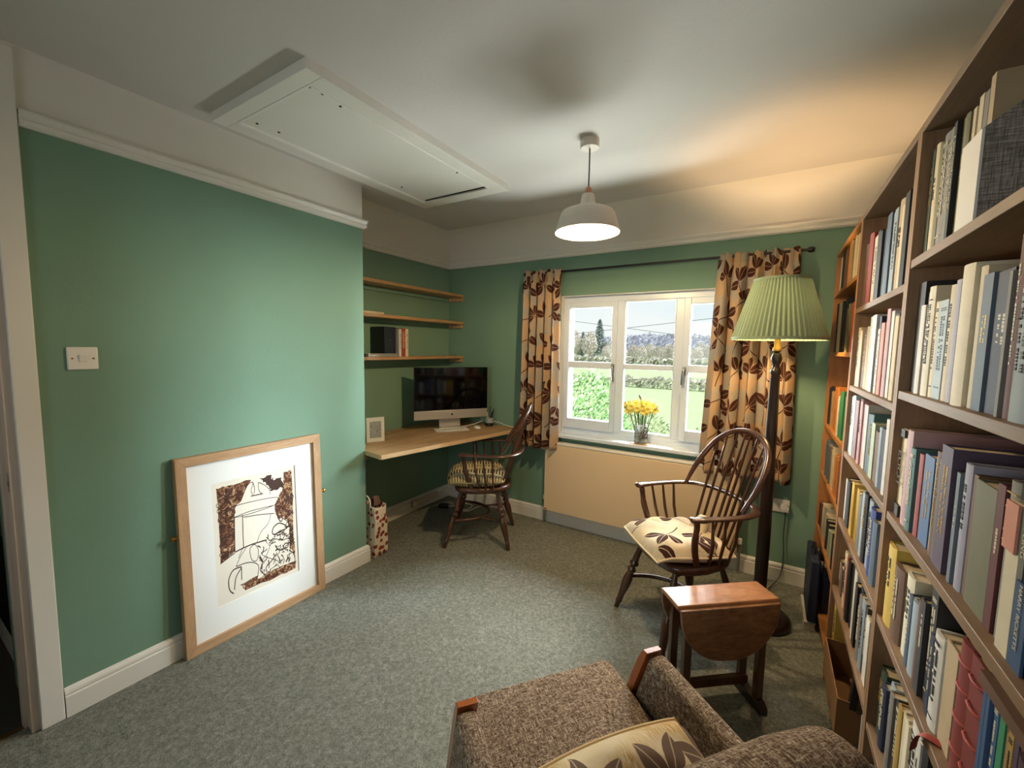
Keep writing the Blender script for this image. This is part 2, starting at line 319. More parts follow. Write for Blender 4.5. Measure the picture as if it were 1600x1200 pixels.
# ------------------------------------------------------------------ mesh helpers
class MB:
    def __init__(s): s.v = []; s.f = []; s.m = []; s.uv = []
    def add(s, vs, fs, m=0, uvs=None):
        o = len(s.v); s.v += [Vector(p) for p in vs]
        for k, f in enumerate(fs):
            s.f.append([o+i for i in f]); s.m.append(m); s.uv.append([uvs[i] for i in f] if uvs else None)
        return s
    def box(s, x0, x1, y0, y1, z0, z1, m=0):
        return s.obox(((x0+x1)/2, (y0+y1)/2, (z0+z1)/2), (abs(x1-x0)/2, 0, 0), (0, abs(y1-y0)/2, 0), (0, 0, abs(z1-z0)/2), m)
    def obox(s, c, a, b, d, m=0):
        c, a, b, d = map(Vector, (c, a, b, d))
        vs = [c+i*a+j*b+k*d for k in (-1, 1) for j in (-1, 1) for i in (-1, 1)]
        return s.add(vs, [(0, 2, 3, 1), (4, 5, 7, 6), (0, 1, 5, 4), (2, 6, 7, 3), (0, 4, 6, 2), (1, 3, 7, 5)], m)
    def bar(s, p0, p1, w, h, up=(0, 0, 1), m=0):
        p0, p1 = Vector(p0), Vector(p1); d = p1-p0; sd = d.cross(Vector(up))
        if sd.length < 1e-6: sd = d.cross(Vector((1, 0, 0)))
        sd.normalize(); u = sd.cross(d).normalized()
        return s.obox((p0+p1)/2, d/2, sd*w/2, u*h/2, m)
    def prism(s, poly, h0, h1, fn=lambda x, y, z: (x, y, z), m=0):
        n = len(poly)
        vs = [fn(x, y, h0) for x, y in poly]+[fn(x, y, h1) for x, y in poly]
        return s.add(vs, [list(range(n))[::-1], list(range(n, 2*n))]+[(i, (i+1) % n, n+(i+1) % n, n+i) for i in range(n)], m)
    def lathe(s, prof, n=24, at=(0, 0, 0), axis=(0, 0, 1), m=0, closed=False, mod=None):
        q = Vector((0, 0, 1)).rotation_difference(Vector(axis).normalized()); at = Vector(at); vs = []; fs = []
        for r, z in prof:
            for i in range(n):
                a = 2*PI*i/n; rr = r if mod is None else r+mod(i, r, z)
                vs.append(at+q @ Vector((rr*math.cos(a), rr*math.sin(a), z)))
        k = len(prof)
        for j in range(k-1 if not closed else k):
            for i in range(n):
                a, b = j*n+i, j*n+(i+1) % n; c, d = ((j+1) % k)*n+(i+1) % n, ((j+1) % k)*n+i
                fs.append((a, b, c, d))
        if not closed:
            if prof[0][0] > 1e-4: fs.append(list(range(n))[::-1])
            if prof[-1][0] > 1e-4: fs.append([(k-1)*n+i for i in range(n)])
        return s.add(vs, fs, m)
    def tube(s, pts, r, n=8, flat=(1, 1), up=None, closed=False, m=0):
        P = [Vector(p) for p in pts]; k = len(P); R = r if isinstance(r, (list, tuple)) else [r]*k
        T = []
        for i in range(k):
            if closed: t = P[(i+1) % k]-P[i-1]
            else: t = P[min(i+1, k-1)]-P[max(i-1, 0)]
            T.append(t.normalized())
        u = Vector(up) if up else (Vector((0, 0, 1)) if abs(T[0].z) < .9 else Vector((1, 0, 0)))
        vs = []
        for i in range(k):
            if up: u = Vector(up)
            u = (u-T[i]*u.dot(T[i])); u.normalize(); w = T[i].cross(u)
            for j in range(n):
                a = 2*PI*j/n; vs.append(P[i]+(w*math.cos(a)*flat[0]+u*math.sin(a)*flat[1])*R[i])
        fs = []
        for i in range(k if closed else k-1):
            for j in range(n):
                b = ((i+1) % k)*n; fs.append((i*n+j, i*n+(j+1) % n, b+(j+1) % n, b+j))
        if not closed: fs += [list(range(n))[::-1], [(k-1)*n+j for j in range(n)]]
        return s.add(vs, fs, m)
    def grid(s, nu, nv, fn, uvfn=None, m=0):
        vs = []; uvs = []
        for j in range(nv+1):
            for i in range(nu+1):
                a, b = i/nu, j/nv; vs.append(fn(a, b)); uvs.append(uvfn(a, b) if uvfn else (a, b))
        fs = [(j*(nu+1)+i, j*(nu+1)+i+1, (j+1)*(nu+1)+i+1, (j+1)*(nu+1)+i) for j in range(nv) for i in range(nu)]
        return s.add(vs, fs, m, uvs)
    def mesh(s, name, mats, smooth=True, angle=38, recalc=True, off=(0, 0, 0)):
        me = bpy.data.meshes.new(name); o = Vector(off)
        me.from_pydata([p-o for p in s.v], [], s.f)
        for mt in (mats if isinstance(mats, (list, tuple)) else [mats]): me.materials.append(mt)
        me.polygons.foreach_set('material_index', s.m)
        if any(u for u in s.uv):
            ul = me.uv_layers.new(name='UVMap')
            for p, u in zip(me.polygons, s.uv):
                for li, k in zip(p.loop_indices, range(len(p.vertices))): ul.data[li].uv = u[k] if u else (0, 0)
        if recalc:
            bm = bmesh.new(); bm.from_mesh(me); bmesh.ops.recalc_face_normals(bm, faces=bm.faces); bm.to_mesh(me); bm.free()
        me.polygons.foreach_set('use_smooth', [smooth]*len(me.polygons))
        if smooth: me.set_sharp_from_angle(angle=math.radians(angle))
        me.update(); return me
    def build(s, name, mats, parent=None, bevel=0, seg=2, **kw):
        """with a parent: vertices are local to it; without: world vertices, origin moved to the base centre"""
        off = (0, 0, 0)
        if parent is None:
            xs = [p.x for p in s.v]; ys = [p.y for p in s.v]; zs = [p.z for p in s.v]
            off = ((min(xs)+max(xs))/2, (min(ys)+max(ys))/2, min(zs))
        o = bpy.data.objects.new(name, s.mesh(name, mats, off=off, **kw)); COL.objects.link(o)
        if parent is None: o.location = off
        else: o.parent = parent
        if bevel:
            b = o.modifiers.new('bevel', 'BEVEL'); b.width = bevel; b.segments = seg; b.limit_method = 'ANGLE'; b.angle_limit = math.radians(40)
        return o
    def sh(s, loc):
        l = Vector(loc); s.v = [p-l for p in s.v]; return s
def tag(o, label=None, cat=None, group=None, kind=None):
    if label: o['label'] = label
    if cat: o['category'] = cat
    if group: o['group'] = group
    if kind: o['kind'] = kind
    return o
def thing(name, label, cat, loc=(0, 0, 0), rotz=0.0, group=None, kind=None):
    o = bpy.data.objects.new(name, None); COL.objects.link(o); o.location = loc; o.rotation_euler = (0, 0, rotz); o.empty_display_size = .05
    return tag(o, label, cat, group, kind)
def struct(name, mb, mats, **kw): return tag(mb.build(name, mats, **kw), kind='structure')
def copy_tree(o, parent=None):
    c = o.copy(); COL.objects.link(c)
    if parent: c.parent = parent
    for ch in list(o.children): copy_tree(ch, c)
    return c
def heading(f): return math.atan2(f[1], f[0])-PI/2
def catmull(P, n=6):
    P = [Vector(p) for p in P]; out = []
    for i in range(len(P)-1):
        p0, p1, p2, p3 = P[max(i-1, 0)], P[i], P[i+1], P[min(i+2, len(P)-1)]
        for k in range(n):
            t = k/n; out.append(.5*((2*p1)+(p2-p0)*t+(2*p0-5*p1+4*p2-p3)*t*t+(3*p1-p0-3*p2+p3)*t**3))
    out.append(P[-1]); return out

# ------------------------------------------------------------------ room shell
XL, XA, YF, YC, ZC, XR = -2.284, -2.679, 3.144, 1.831, 2.49, .56
ZP = 2.235
def two_tone(name, boxes):
    mb = MB()
    for (x0, x1, y0, y1, z0, z1) in boxes:
        if z0 < ZP: mb.box(x0, x1, y0, y1, z0, min(z1, ZP), 0)
        if z1 > ZP: mb.box(x0, x1, y0, y1, max(z0, ZP), z1, 1)
    return struct(name, mb, [GREEN, CREAM])
two_tone('wall_left', [(XA, XL, .315, YC, 0, ZC)])
two_tone('wall_left_rear', [(-2.41, XL, -1.6, -.57, 0, ZC), (-2.41, XL, -.57, .315, 2.47, ZC)])
two_tone('wall_alcove', [(-2.85, XA, .46, YF, 0, ZC)])
OX0, OX1, OZ0, OZ1 = -1.487, -.05, .755, 1.903
two_tone('wall_far', [(-2.85, OX0, YF, YF+.28, 0, ZC), (OX1, XR, YF, YF+.28, 0, ZC), (OX0, OX1, YF, YF+.28, 0, OZ0), (OX0, OX1, YF, YF+.28, OZ1, ZC)])
two_tone('wall_right', [(XR, XR+.15, -1.75, YF+.28, 0, ZC)])
two_tone('wall_rear', [(-2.41, -1.45, -1.75, -1.6, 0, ZC), (-.05, XR, -1.75, -1.6, 0, ZC), (-1.45, -.05, -1.75, -1.6, 0, .95), (-1.45, -.05, -1.75, -1.6, 2.05, ZC)])  # opening in the rear wall is added for the fill lamp
struct('ceiling', MB().box(-3.75, XR+.15, -1.75, YF+.28, ZC, ZC+.12), CEIL)
struct('floor', MB().box(-2.345, XR, -1.6, YF, -.06, 0).box(XA, -2.345, YC, YF, -.06, 0), CARPET)
# coved plaster between wall and ceiling
def cove(name, fn, length0, length1):
    pr = [(1-math.cos(a*PI/2/10), math.sin(a*PI/2/10)) for a in range(11)]
    mb = MB(); mb.grid(10, 1, lambda a, b: fn(pr[round(a*10)], length0+(length1-length0)*b)); o = struct(name, mb, CREAM, recalc=False, angle=80); return o
cove('trim_4', lambda p, t: (t, YF-.25*p[0], 2.262+(ZC-2.262)*p[1]), XA, XR)
cove('trim_5', lambda p, t: (XA+.20*p[0], t, 2.262+(ZC-2.262)*p[1]), YC, YF)

def sweep(mb, path, prof, m=0):
    P = [Vector((x, y)) for x, y in path]; n = len(prof); rings = []
    for i, p in enumerate(P):
        nr = []
        for a, b in ((i-1, i), (i, i+1)):
            if a >= 0 and b < len(P):
                d = (P[b]-P[a]).normalized(); nr.append(Vector((d.y, -d.x)))
        o = nr[0] if len(nr) == 1 else (nr[0]+nr[1])/(1+nr[0].dot(nr[1]))
        rings.append([(p.x+o.x*dd, p.y+o.y*dd, z) for dd, z in prof])
    vs = [q for r in rings for q in r]; fs = []
    for i in range(len(P)-1):
        for j in range(n): fs.append((i*n+j, i*n+(j+1) % n, (i+1)*n+(j+1) % n, (i+1)*n+j))
    fs += [list(range(n))[::-1], [(len(P)-1)*n+j for j in range(n)]]
    mb.add(vs, fs, m)
SKP = [(0, 0), (.018, 0), (.018, .084), (.014, .087), (.014, .092), (.017, .096), (.015, .106), (.008, .114), (0, .117)]
RLP = [(0, 2.21), (.010, 2.211), (.018, 2.220), (.019, 2.232), (.014, 2.238), (.022, 2.246), (.026, 2.256), (.024, 2.264), (0, 2.268)]
def trim(name, path, prof, dz=0):
    mb = MB(); sweep(mb, path, [(d, z+dz) for d, z in prof]); return struct(name, mb, GLOSS, angle=25)
trim('baseboard_left', [(XL, .385), (XL, YC), (XA+.018, YC)], SKP)
trim('baseboard_alcove', [(XA, YC), (XA, YF-.018)], SKP)
trim('baseboard_far', [(XA, YF), (XR-.005, YF)], SKP)
trim('trim_1', [(XL, .385), (XL, YC), (XL-.03, YC)], RLP, .01)
trim('trim_2', [(XA, YC), (XA, YF-.02)], RLP)
trim('trim_3', [(XA, YF), (XR-.005, YF)], RLP)

# doorway on the left
d1 = thing('door_1', 'open doorway with worn white frame left of the light switch', None, (-2.34, .3, 0), kind='structure')
L = d1.location
MB().box(XL, XL+.018, .318, .382, 0, 2.47).sh(L).build('architrave', GLOSS, d1, bevel=.003)
MB().box(-2.41, XL+.001, .296, .319, 0, 2.47).sh(L).build('frame_lining', PINKGLOSS, d1, bevel=.001)
MB().box(-2.372, -2.335, .284, .298, 0, 2.06).sh(L).build('door_stop', PINKGLOSS, d1, bevel=.002)
MB().box(-2.41, XL, -.57, .296, 2.06, 2.10).box(-2.41, XL, -.57, -.555, 0, 2.06).box(-2.40, -2.30, -.555, .296, 2.10, 2.47).sh(L).build('door_head', PINKGLOSS, d1)
MB().box(-2.318, -2.300, .2945, .2965, .93, 1.0).box(-2.313, -2.305, .2935, .2950, .95, .97, 0).sh(L).build('strike_plate', CHROME, d1)
MB().box(-2.352, -2.338, -.55, .296, 0, .006).sh(L).build('threshold_strip', BRASS, d1)
mb = MB(); mb.box(-3.6, -2.41, .374, .46, 0, ZC).box(-3.75, -3.6, -1.75, .46, 0, ZC).box(-3.6, -2.41, -1.75, -1.6, 0, ZC)
struct('wall_hall', mb, HALL)
struct('floor_hall', MB().box(-3.6, -2.345, -1.6, .374, -.06, 0), plain('dark_hall_carpet', (62, 60, 52), .95, var=.2, scale=60))
struct('baseboard_hall', MB().box(-3.6, -2.41, .358, .374, 0, .11), GLOSS, bevel=.003)
hp = thing('leaning_picture', 'black glossy picture leaning by the hall skirting beyond the doorway', 'picture', (-2.97, .33, 0))
mb = MB(); mb.prism([(-.25, .12), (.25, .12), (.25, .50), (-.25, .50)], 0, .02, lambda x, y, z: (x, .028-.018*(y-.12)/.38*-1-z, y)); mb.build('picture_board', BLACK, hp)
MB().box(-.25, .25, .008, .026, .0, .118).build('stand_block', WHITEP, hp, bevel=.004)

# light switch
sw = thing('light_switch', 'white single light switch plate on the green wall by the doorway', 'light switch', (XL, .504, 1.365))
MB().box(0, .009, -.044, .044, 0, .088).build('switch_plate', WHITEP, sw, bevel=.004)
mb = MB(); mb.add([(.009, -.011, .030), (.009, .011, .030), (.009, .011, .058), (.009, -.011, .058), (.011, -.011, .030), (.011, .011, .030), (.016, .011, .058), (.016, -.011, .058)], [(0, 1, 2, 3), (4, 5, 6, 7), (0, 1, 5, 4), (1, 2, 6, 5), (2, 3, 7, 6), (3, 0, 4, 7)]); mb.build('rocker', WHITEP, sw, bevel=.0008)
for s in (-1, 1):
    MB().lathe([(.0035, 0), (.0035, .0012), (.002, .0016)], 10, (.009, s*.030, .044), (1, 0, 0)).build('screw', BRASS, sw)

# loft hatch
H = thing('loft_hatch', 'white boxed loft hatch on the ceiling over the chimney breast corner', 'hatch', (-1.81, 1.60, 2.445))
hx0, hx1, hy0, hy1, zb = -2.165, -1.46, .938, 2.275, 2.452
ix0, ix1, iy0, iy1 = -2.085, -1.543, 1.0, 2.18
for (a, b, c, d) in ((hx0, hx1, hy0, iy0), (hx0, hx1, iy1, hy1), (hx0, ix0, iy0, iy1), (ix1, hx1, iy0, iy1)):
    MB().box(a, b, c, d, zb, 2.4905).sh(H.location).build('frame_board', GLOSS, H, bevel=.002)
MB().box(ix0, ix1, iy0, iy1, zb+.010, 2.4905).sh(H.location).build('hatch_panel', GLOSS, H)
for (a, b, c, d) in ((ix0, ix0+.012, iy0, iy1), (ix0, ix1, iy0, iy0+.012), (ix1-.008, ix1, iy0, iy1)):
    MB().box(a, b, c, d, zb-.002, zb+.012).sh(H.location).build('bead_strip', WHITEP, H, bevel=.002)
MB().box(ix0+.03, ix1-.02, iy1-.016, iy1-.006, zb+.006, zb+.012).sh(H.location).build('finger_slot', BLACK, H)
for (x, y) in ((-1.568, 1.022), (-1.567, 1.075), (-1.58, 1.165), (-2.03, 1.012), (-2.028, 1.062), (-2.018, 1.155), (-1.58, 1.92), (-2.02, 1.92)):
    MB().lathe([(.006, 0), (.005, -.003), (.002, -.0035)], 10, (x, y, zb+.010)).sh(H.location).build('screw', plain('dark_screw', (60, 56, 52), .4, .6) if 'dark_screw' not in MATS else MATS['dark_screw'], H)

# ------------------------------------------------------------------ window_1
wd = thing('window_1', 'white three light casement window with glazing bars over the radiator', None, (-.77, 3.23, .755), kind='structure')
wl_ = wd.location
Y0, Y1 = 3.205, 3.275
def wpart(name, boxes, mat=UPVC, bevel=.004):
    mb = MB()
    for bx in boxes: mb.box(*bx)
    return mb.sh(wl_).build(name, mat, wd, bevel=bevel)
wpart('frame', [(OX0, OX0+.022, Y0, Y1, OZ0, OZ1)]); wpart('frame', [(OX1-.022, OX1, Y0, Y1, OZ0, OZ1)])
wpart('frame', [(OX0+.022, OX1-.022, Y0, Y1, OZ1-.05, OZ1)]); wpart('frame', [(OX0+.022, OX1-.022, Y0, Y1, OZ0, OZ0+.068)])
wpart('mullion', [(-1.034, -.982, Y0, Y1, OZ0+.068, OZ1-.05)]); wpart('mullion', [(-.606, -.550, Y0, Y1, OZ0+.068, OZ1-.05)])
SB, ST = OZ0+.068, OZ1-.05
for a, b, g0, g1 in ((OX0+.022, -1.034, -1.432, -1.073), (-.550, OX1-.022, -.505, -.118)):
    s = MB().box(a, g0, Y0-.016, Y1-.02, SB, ST).box(g1, b, Y0-.016, Y1-.02, SB, ST).box(g0, g1, Y0-.016, Y1-.02, SB, .903).box(g0, g1, Y0-.016, Y1-.02, 1.808, ST)
    so = s.sh(wl_).build('opening_sash', UPVC, wd, bevel=.004)
    MB().box(g0, g1, Y0-.012, Y1-.024, 1.324, 1.376).sh(wl_).build('glazing_bar', UPVC, so, bevel=.004)
    for z0, z1 in ((.903, 1.324), (1.376, 1.808)): MB().box(g0, g1, Y0+.018, Y0+.022, z0, z1).sh(wl_).build('glass_pane', GLASS, so)
mf = MB().box(-.982, -.975, Y0+.004, Y1-.02, SB, ST).box(-.613, -.606, Y0+.004, Y1-.02, SB, ST).box(-.975, -.613, Y0+.004, Y1-.02, SB, .848).box(-.975, -.613, Y0+.004, Y1-.02, 1.843, ST).sh(wl_).build('fixed_light', UPVC, wd, bevel=.002)
MB().box(-.975, -.613, Y0+.002, Y1-.024, 1.329, 1.368).sh(wl_).build('glazing_bar', UPVC, mf, bevel=.004)
for z0, z1 in ((.848, 1.329), (1.368, 1.843)): MB().box(-.975, -.613, Y0+.030, Y0+.034, z0, z1).sh(wl_).build('glass_pane', GLASS, mf)
for hx, s in ((-1.052, 1), (-.530, -1)):
    mb = MB().box(hx-.011, hx+.011, Y0-.026, Y0-.014, 1.30, 1.365)
    mb.tube(catmull([(hx, Y0-.030, 1.352), (hx, Y0-.045, 1.345), (hx+s*.006, Y0-.048, 1.30), (hx+s*.010, Y0-.040, 1.235)]), [.009]*18+[.006], 8, flat=(1, .7)) if False else mb.tube(catmull([(hx, Y0-.024, 1.352), (hx, Y0-.045, 1.345), (hx+s*.006, Y0-.048, 1.30), (hx+s*.010, Y0-.040, 1.235)]), .0085, 8, flat=(1, .7))
    mb.sh(wl_).build('casement_handle', plain('satin_handle', (150, 150, 150), .35, .7) if 'satin_handle' not in MATS else MATS['satin_handle'], wd)
mb = MB(); mb.box(OX0-.03, OX1+.03, 3.062, YF, .755, .782).box(OX0, OX1, YF, Y0+.01, .755, .782)
struct('trim_6', mb, UPVC, bevel=.005)
mb = MB(); mb.box(OX0, OX0+.004, YF, Y0, .782, OZ1-.004).box(OX1-.004, OX1, YF, Y0, .782, OZ1-.004).box(OX0, OX1, YF, Y0, OZ1-.004, OZ1)
struct('trim_7', mb, CREAM)


w2 = thing('added_window', 'added white framed rear window, unseen, letting in fill light', None, (-.75, -1.68, .95), kind='structure')  # invented, unseen window framing the added rear fill lamp
mb = MB().box(-.7, -.65, -.03, .03, 0, 1.1).box(.65, .7, -.03, .03, 0, 1.1).box(-.65, .65, -.03, .03, 0, .05).box(-.65, .65, -.03, .03, 1.05, 1.1).box(-.025, .025, -.03, .03, .05, 1.05); mb.build('frame', UPVC, w2, bevel=.004)
for s in (-1, 1): MB().box(min(s*.025, s*.65), max(s*.025, s*.65), -.002, .002, .05, 1.05).build('glass_pane', GLASS, w2)
# ------------------------------------------------------------------ outdoors
GZ = -2.6
def gz(x, y):
    z = GZ
    if y > 112: z += (y-112)*.012
    return z
mb = MB(); mb.grid(2, 30, lambda a, b: (-260+420*a, YF+.4+170*b**1.5, gz(0, YF+.4+170*b**1.5))); struct('ground', mb, MEADOW)
mb = MB()
def ridge(x): return 13.0-.035*(x+60)+3.2*math.sin(x*.021+1.3)+1.6*math.sin(x*.06)+.7*math.sin(x*.19)+.4*math.sin(x*.43)
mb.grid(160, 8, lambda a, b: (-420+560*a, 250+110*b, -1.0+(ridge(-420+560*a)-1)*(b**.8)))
struct('hills', mb, HAZETWIG, recalc=False)
def leafcloud(mb, n, fn, size, rng, flat=1.0):
    for _ in range(n):
        c = Vector(fn(rng)); d = Vector((rng.gauss(0, 1), rng.gauss(0, 1), rng.gauss(0, flat))).normalized(); e = d.orthogonal().normalized(); g = d.cross(e)
        s = size*rng.uniform(.6, 1.3); mb.add([c-e*s, c+g*s*.45, c+e*s, c-g*s*.45], [(0, 1, 2, 3)])
R = random.Random(5)
def ell(rx, ry, rz, cz):
    def f(r):
        while True:
            p = Vector((r.uniform(-1, 1), r.uniform(-1, 1), r.uniform(-1, 1)))
            if p.length < 1: break
        p = p.normalized()*(p.length**.45)
        return (p.x*rx, p.y*ry, cz+p.z*rz)
    return f
# woodland
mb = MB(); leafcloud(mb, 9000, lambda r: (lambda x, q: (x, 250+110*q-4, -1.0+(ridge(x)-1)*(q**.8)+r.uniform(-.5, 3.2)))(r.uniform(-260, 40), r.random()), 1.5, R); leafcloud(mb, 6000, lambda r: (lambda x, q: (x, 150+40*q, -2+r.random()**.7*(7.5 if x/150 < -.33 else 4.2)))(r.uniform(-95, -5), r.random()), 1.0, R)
tag(mb.build('distant_woodland', HAZETWIG, recalc=False, smooth=False), 'haze-coloured bare woodland covering the hill beyond the meadow', 'woodland', kind='stuff')
bt = thing('bare_tree', 'bare greyish winter tree in the far woodland edge seen through window', 'tree', group='bare trees of the far woodland')
mb = MB(); mb.tube([(0, 0, 0), (.1, 0, 3), (0, .1, 6.5)], [.28, .2, .08], 6)
for a in range(9):
    t = a*2.4; mb.tube([(0, 0, 1.8+.35*a), (math.cos(t)*1.2, math.sin(t)*1.2, 3.8+.4*a), (math.cos(t)*2.0, math.sin(t)*2.0, 5.2+.35*a)], [.1, .06, .02], 4)
mb.build('trunk', TWIG, bt)
mb = MB(); leafcloud(mb, 900, ell(2.7, 2.7, 3.3, 5.2), .42, R); tag(mb.build('twig_crown', TWIG, bt, recalc=False, smooth=False), kind='stuff')
spots = []
for r_i, y in enumerate((116, 124, 132)):
    for k_i in range(11):
        x = -60+k_i*4.9+r_i*1.7+R.uniform(-.5, .5); spots.append((x, y+R.uniform(-.8, .8), R.uniform(.85, 1.15) if x/y < -.36 else R.uniform(.55, .75)))
for i, (x, y, s) in enumerate(spots):
    o = bt if i == 0 else copy_tree(bt); o.location = (x, y, gz(x, y)); o.scale = (s*.82, s*.82, s); o.rotation_euler.z = R.uniform(0, 6)
cf = thing('conifer', 'dark conifer', 'tree')
mb = MB(); mb.tube([(0, 0, 0), (0, 0, 12)], [.25, .04], 6); mb.build('trunk', BARK, cf)
mb = MB()
for k in range(1500):
    z = R.uniform(2.2, 13) ; r = (13.2-z)/13*4.6*R.uniform(.35, 1); a = R.uniform(0, 6.3); c = Vector((r*math.cos(a), r*math.sin(a), z-.12*r)); o_ = Vector((math.cos(a), math.sin(a), -.25)); sd = Vector((-math.sin(a), math.cos(a), 0)); mb.add([c-o_*.5, c+sd*.25, c+o_*.6, c-sd*.25], [(0, 1, 2, 3)])
tag(mb.build('needle_crown', CONIFER, cf, recalc=False, smooth=False), kind='stuff')
for i, (x, y, s, lb) in enumerate(((-45.5, 124, 1.0, 'tall pointed conifer above the far woodland, seen through left window light'), (-52.5, 128, .72, 'smaller conifer left of the tall pointed one in the far woodland'))):
    o = cf if i == 0 else copy_tree(cf); o.location = (x, y, gz(x, y)); o.scale = (s, s, s); o['label'] = lb
def hedge(name, label, x0, x1, y, w, h, n, size, mat, seed):
    rr = random.Random(seed); mb = MB(); e = ell(1, 1, 1, 0)
    def f(r):
        x = r.uniform(x0, x1); return (x, y+r.uniform(-w, w), GZ+h*(r.random()**.6)*(1+.10*math.sin(x*1.7)+.07*math.sin(x*4.1)))
    leafcloud(mb, n, f, size, rr); o = mb.build(name, mat, recalc=False, smooth=False); return tag(o, label, 'hedge', kind='stuff')
hedge('hedge', 'clipped hedge just below the window at the near meadow edge', -9, 3, 10.6, .6, 2.25, 16000, .055, HEDGE, 1)
hedge('hedge', 'thin dark hedge line across the middle of the meadow', -42, 8, 46, .5, 1.05, 4200, .30, HAZEHEDGE, 2)
hedge('hedge', 'pale hedge along the foot of the far woodland', -90, 14, 108, 1.0, 1.9, 5000, .8, HAZEHEDGE, 3)
bs = thing('laurel_bush', 'leafy green laurel bush outside the lower left window pane', 'bush', (-2.55, 6.6, GZ))
mb = MB(); leafcloud(mb, 9000, lambda r: (lambda p: (p[0]*(1.12-.26*(p[2]/3.7)), p[1], p[2]))(ell(.86, .8, 1.9, 1.85)(r)), .042, R); tag(mb.build('foliage', LEAF, bs, recalc=False, smooth=False), kind='stuff')
MB().tube([(0, 0, 0), (.05, 0, 1.6), (0, 0, 3)], [.06, .04, .02], 6).build('stem', BARK, bs)
wire = plain('overhead_wire', (120, 122, 126), .6)
for a, b, lb in (((-30, 20, .08), (20, 20, 5.14), 'overhead wire rising to the right across the sky outside'), ((-30, 20.8, 5.85), (20, 20.8, -1.12), 'overhead wire falling to the right across the far woods')):
    tag(MB().tube([tuple(a[k]+(b[k]-a[k])*t/12 for k in range(3)) for t in range(13)], .013, 5).build('overhead_wire', wire), lb, 'cable')

# ------------------------------------------------------------------ wall fittings
rd = thing('radiator', 'flat cream radiator panel with white top under the window', 'radiator', (-.845, 3.09, .12))
MB().box(-.71, .715, -.045, -.030, .012, .575).build('front_panel', RADP, rd, bevel=.004)
MB().box(-.705, .71, -.030, .030, .02, .565).build('convector_body', RADP, rd)
mb = MB().box(-.71, .715, -.046, .034, .578, .594)
mb.build('top_grille', RADTOP, rd, bevel=.003)
for s in (-1, 1): MB().box(.0025+s*.7125-.004, .0025+s*.7125+.004, -.032, .030, .015, .58).build('side_panel', RADP, rd, bevel=.002)
for sx in (-.726, .735):
    v = MB().lathe([(.011, 0), (.011, .03), (.015, .032), (.015, .05), (.010, .052)], 12, (sx, 0, .035)).tube([(sx, 0, .06), (sx-math.copysign(.03, sx), 0, .06)], .009, 8).lathe([(.0075, -.118), (.0075, .04)], 10, (sx, 0, 0)).build('valve_body', CHROME, rd)
    MB().lathe([(.014, 0), (.0145, .02), (.013, .034), (.007, .037)], 14, (sx, 0, .087)).build('valve_cap', WHITEP, v)
for s in (-1, 1): MB().box(s*.5-.02, s*.5+.02, .028, .0535, .1, .5).build('wall_bracket', RADP, rd)
st = MB().box(-.700, -.684, -.0462, -.0452, .022, .03).build('maker_badge', BLACK, rd)

sk = thing('wall_socket', 'white double wall socket behind the floor lamp pole', 'socket', (.078, YF, .455))
MB().box(-.073, .073, -.010, 0, 0, .086).build('socket_plate', WHITEP, sk, bevel=.004)
for x in (-.055, .02): MB().box(x, x+.012, -.014, -.010, .062, .076).build('rocker_switch', WHITEP, sk, bevel=.001)
for dx, dz in ((0, .046), (-.011, .026), (.011, .026)): MB().box(-.036+dx-.003, -.036+dx+.003, -.0106, -.0098, dz-.004, dz+.004).build('pin_slot', BLACK, sk)
pl = thing('mains_plug', 'round white plug with dark flex in the right half of the socket', 'plug', (.124, YF-.010, .474))
MB().lathe([(.0, 0), (.026, 0), (.027, .014), (.022, .028), (.0, .031)], 20, (0, 0, .018), (0, -1, 0)).build('plug_body', WHITEP, pl)
MB().tube(catmull([(.004, -.012, -.004), (.006, -.016, -.06), (.004, -.014, -.16), (.012, -.02, -.30), (.0, -.04, -.42), (-.05, -.13, -.465), (-.105, -.30, -.468), (-.110, -.44, -.46)]), .0035, 6).build('flex', CORDM, pl)

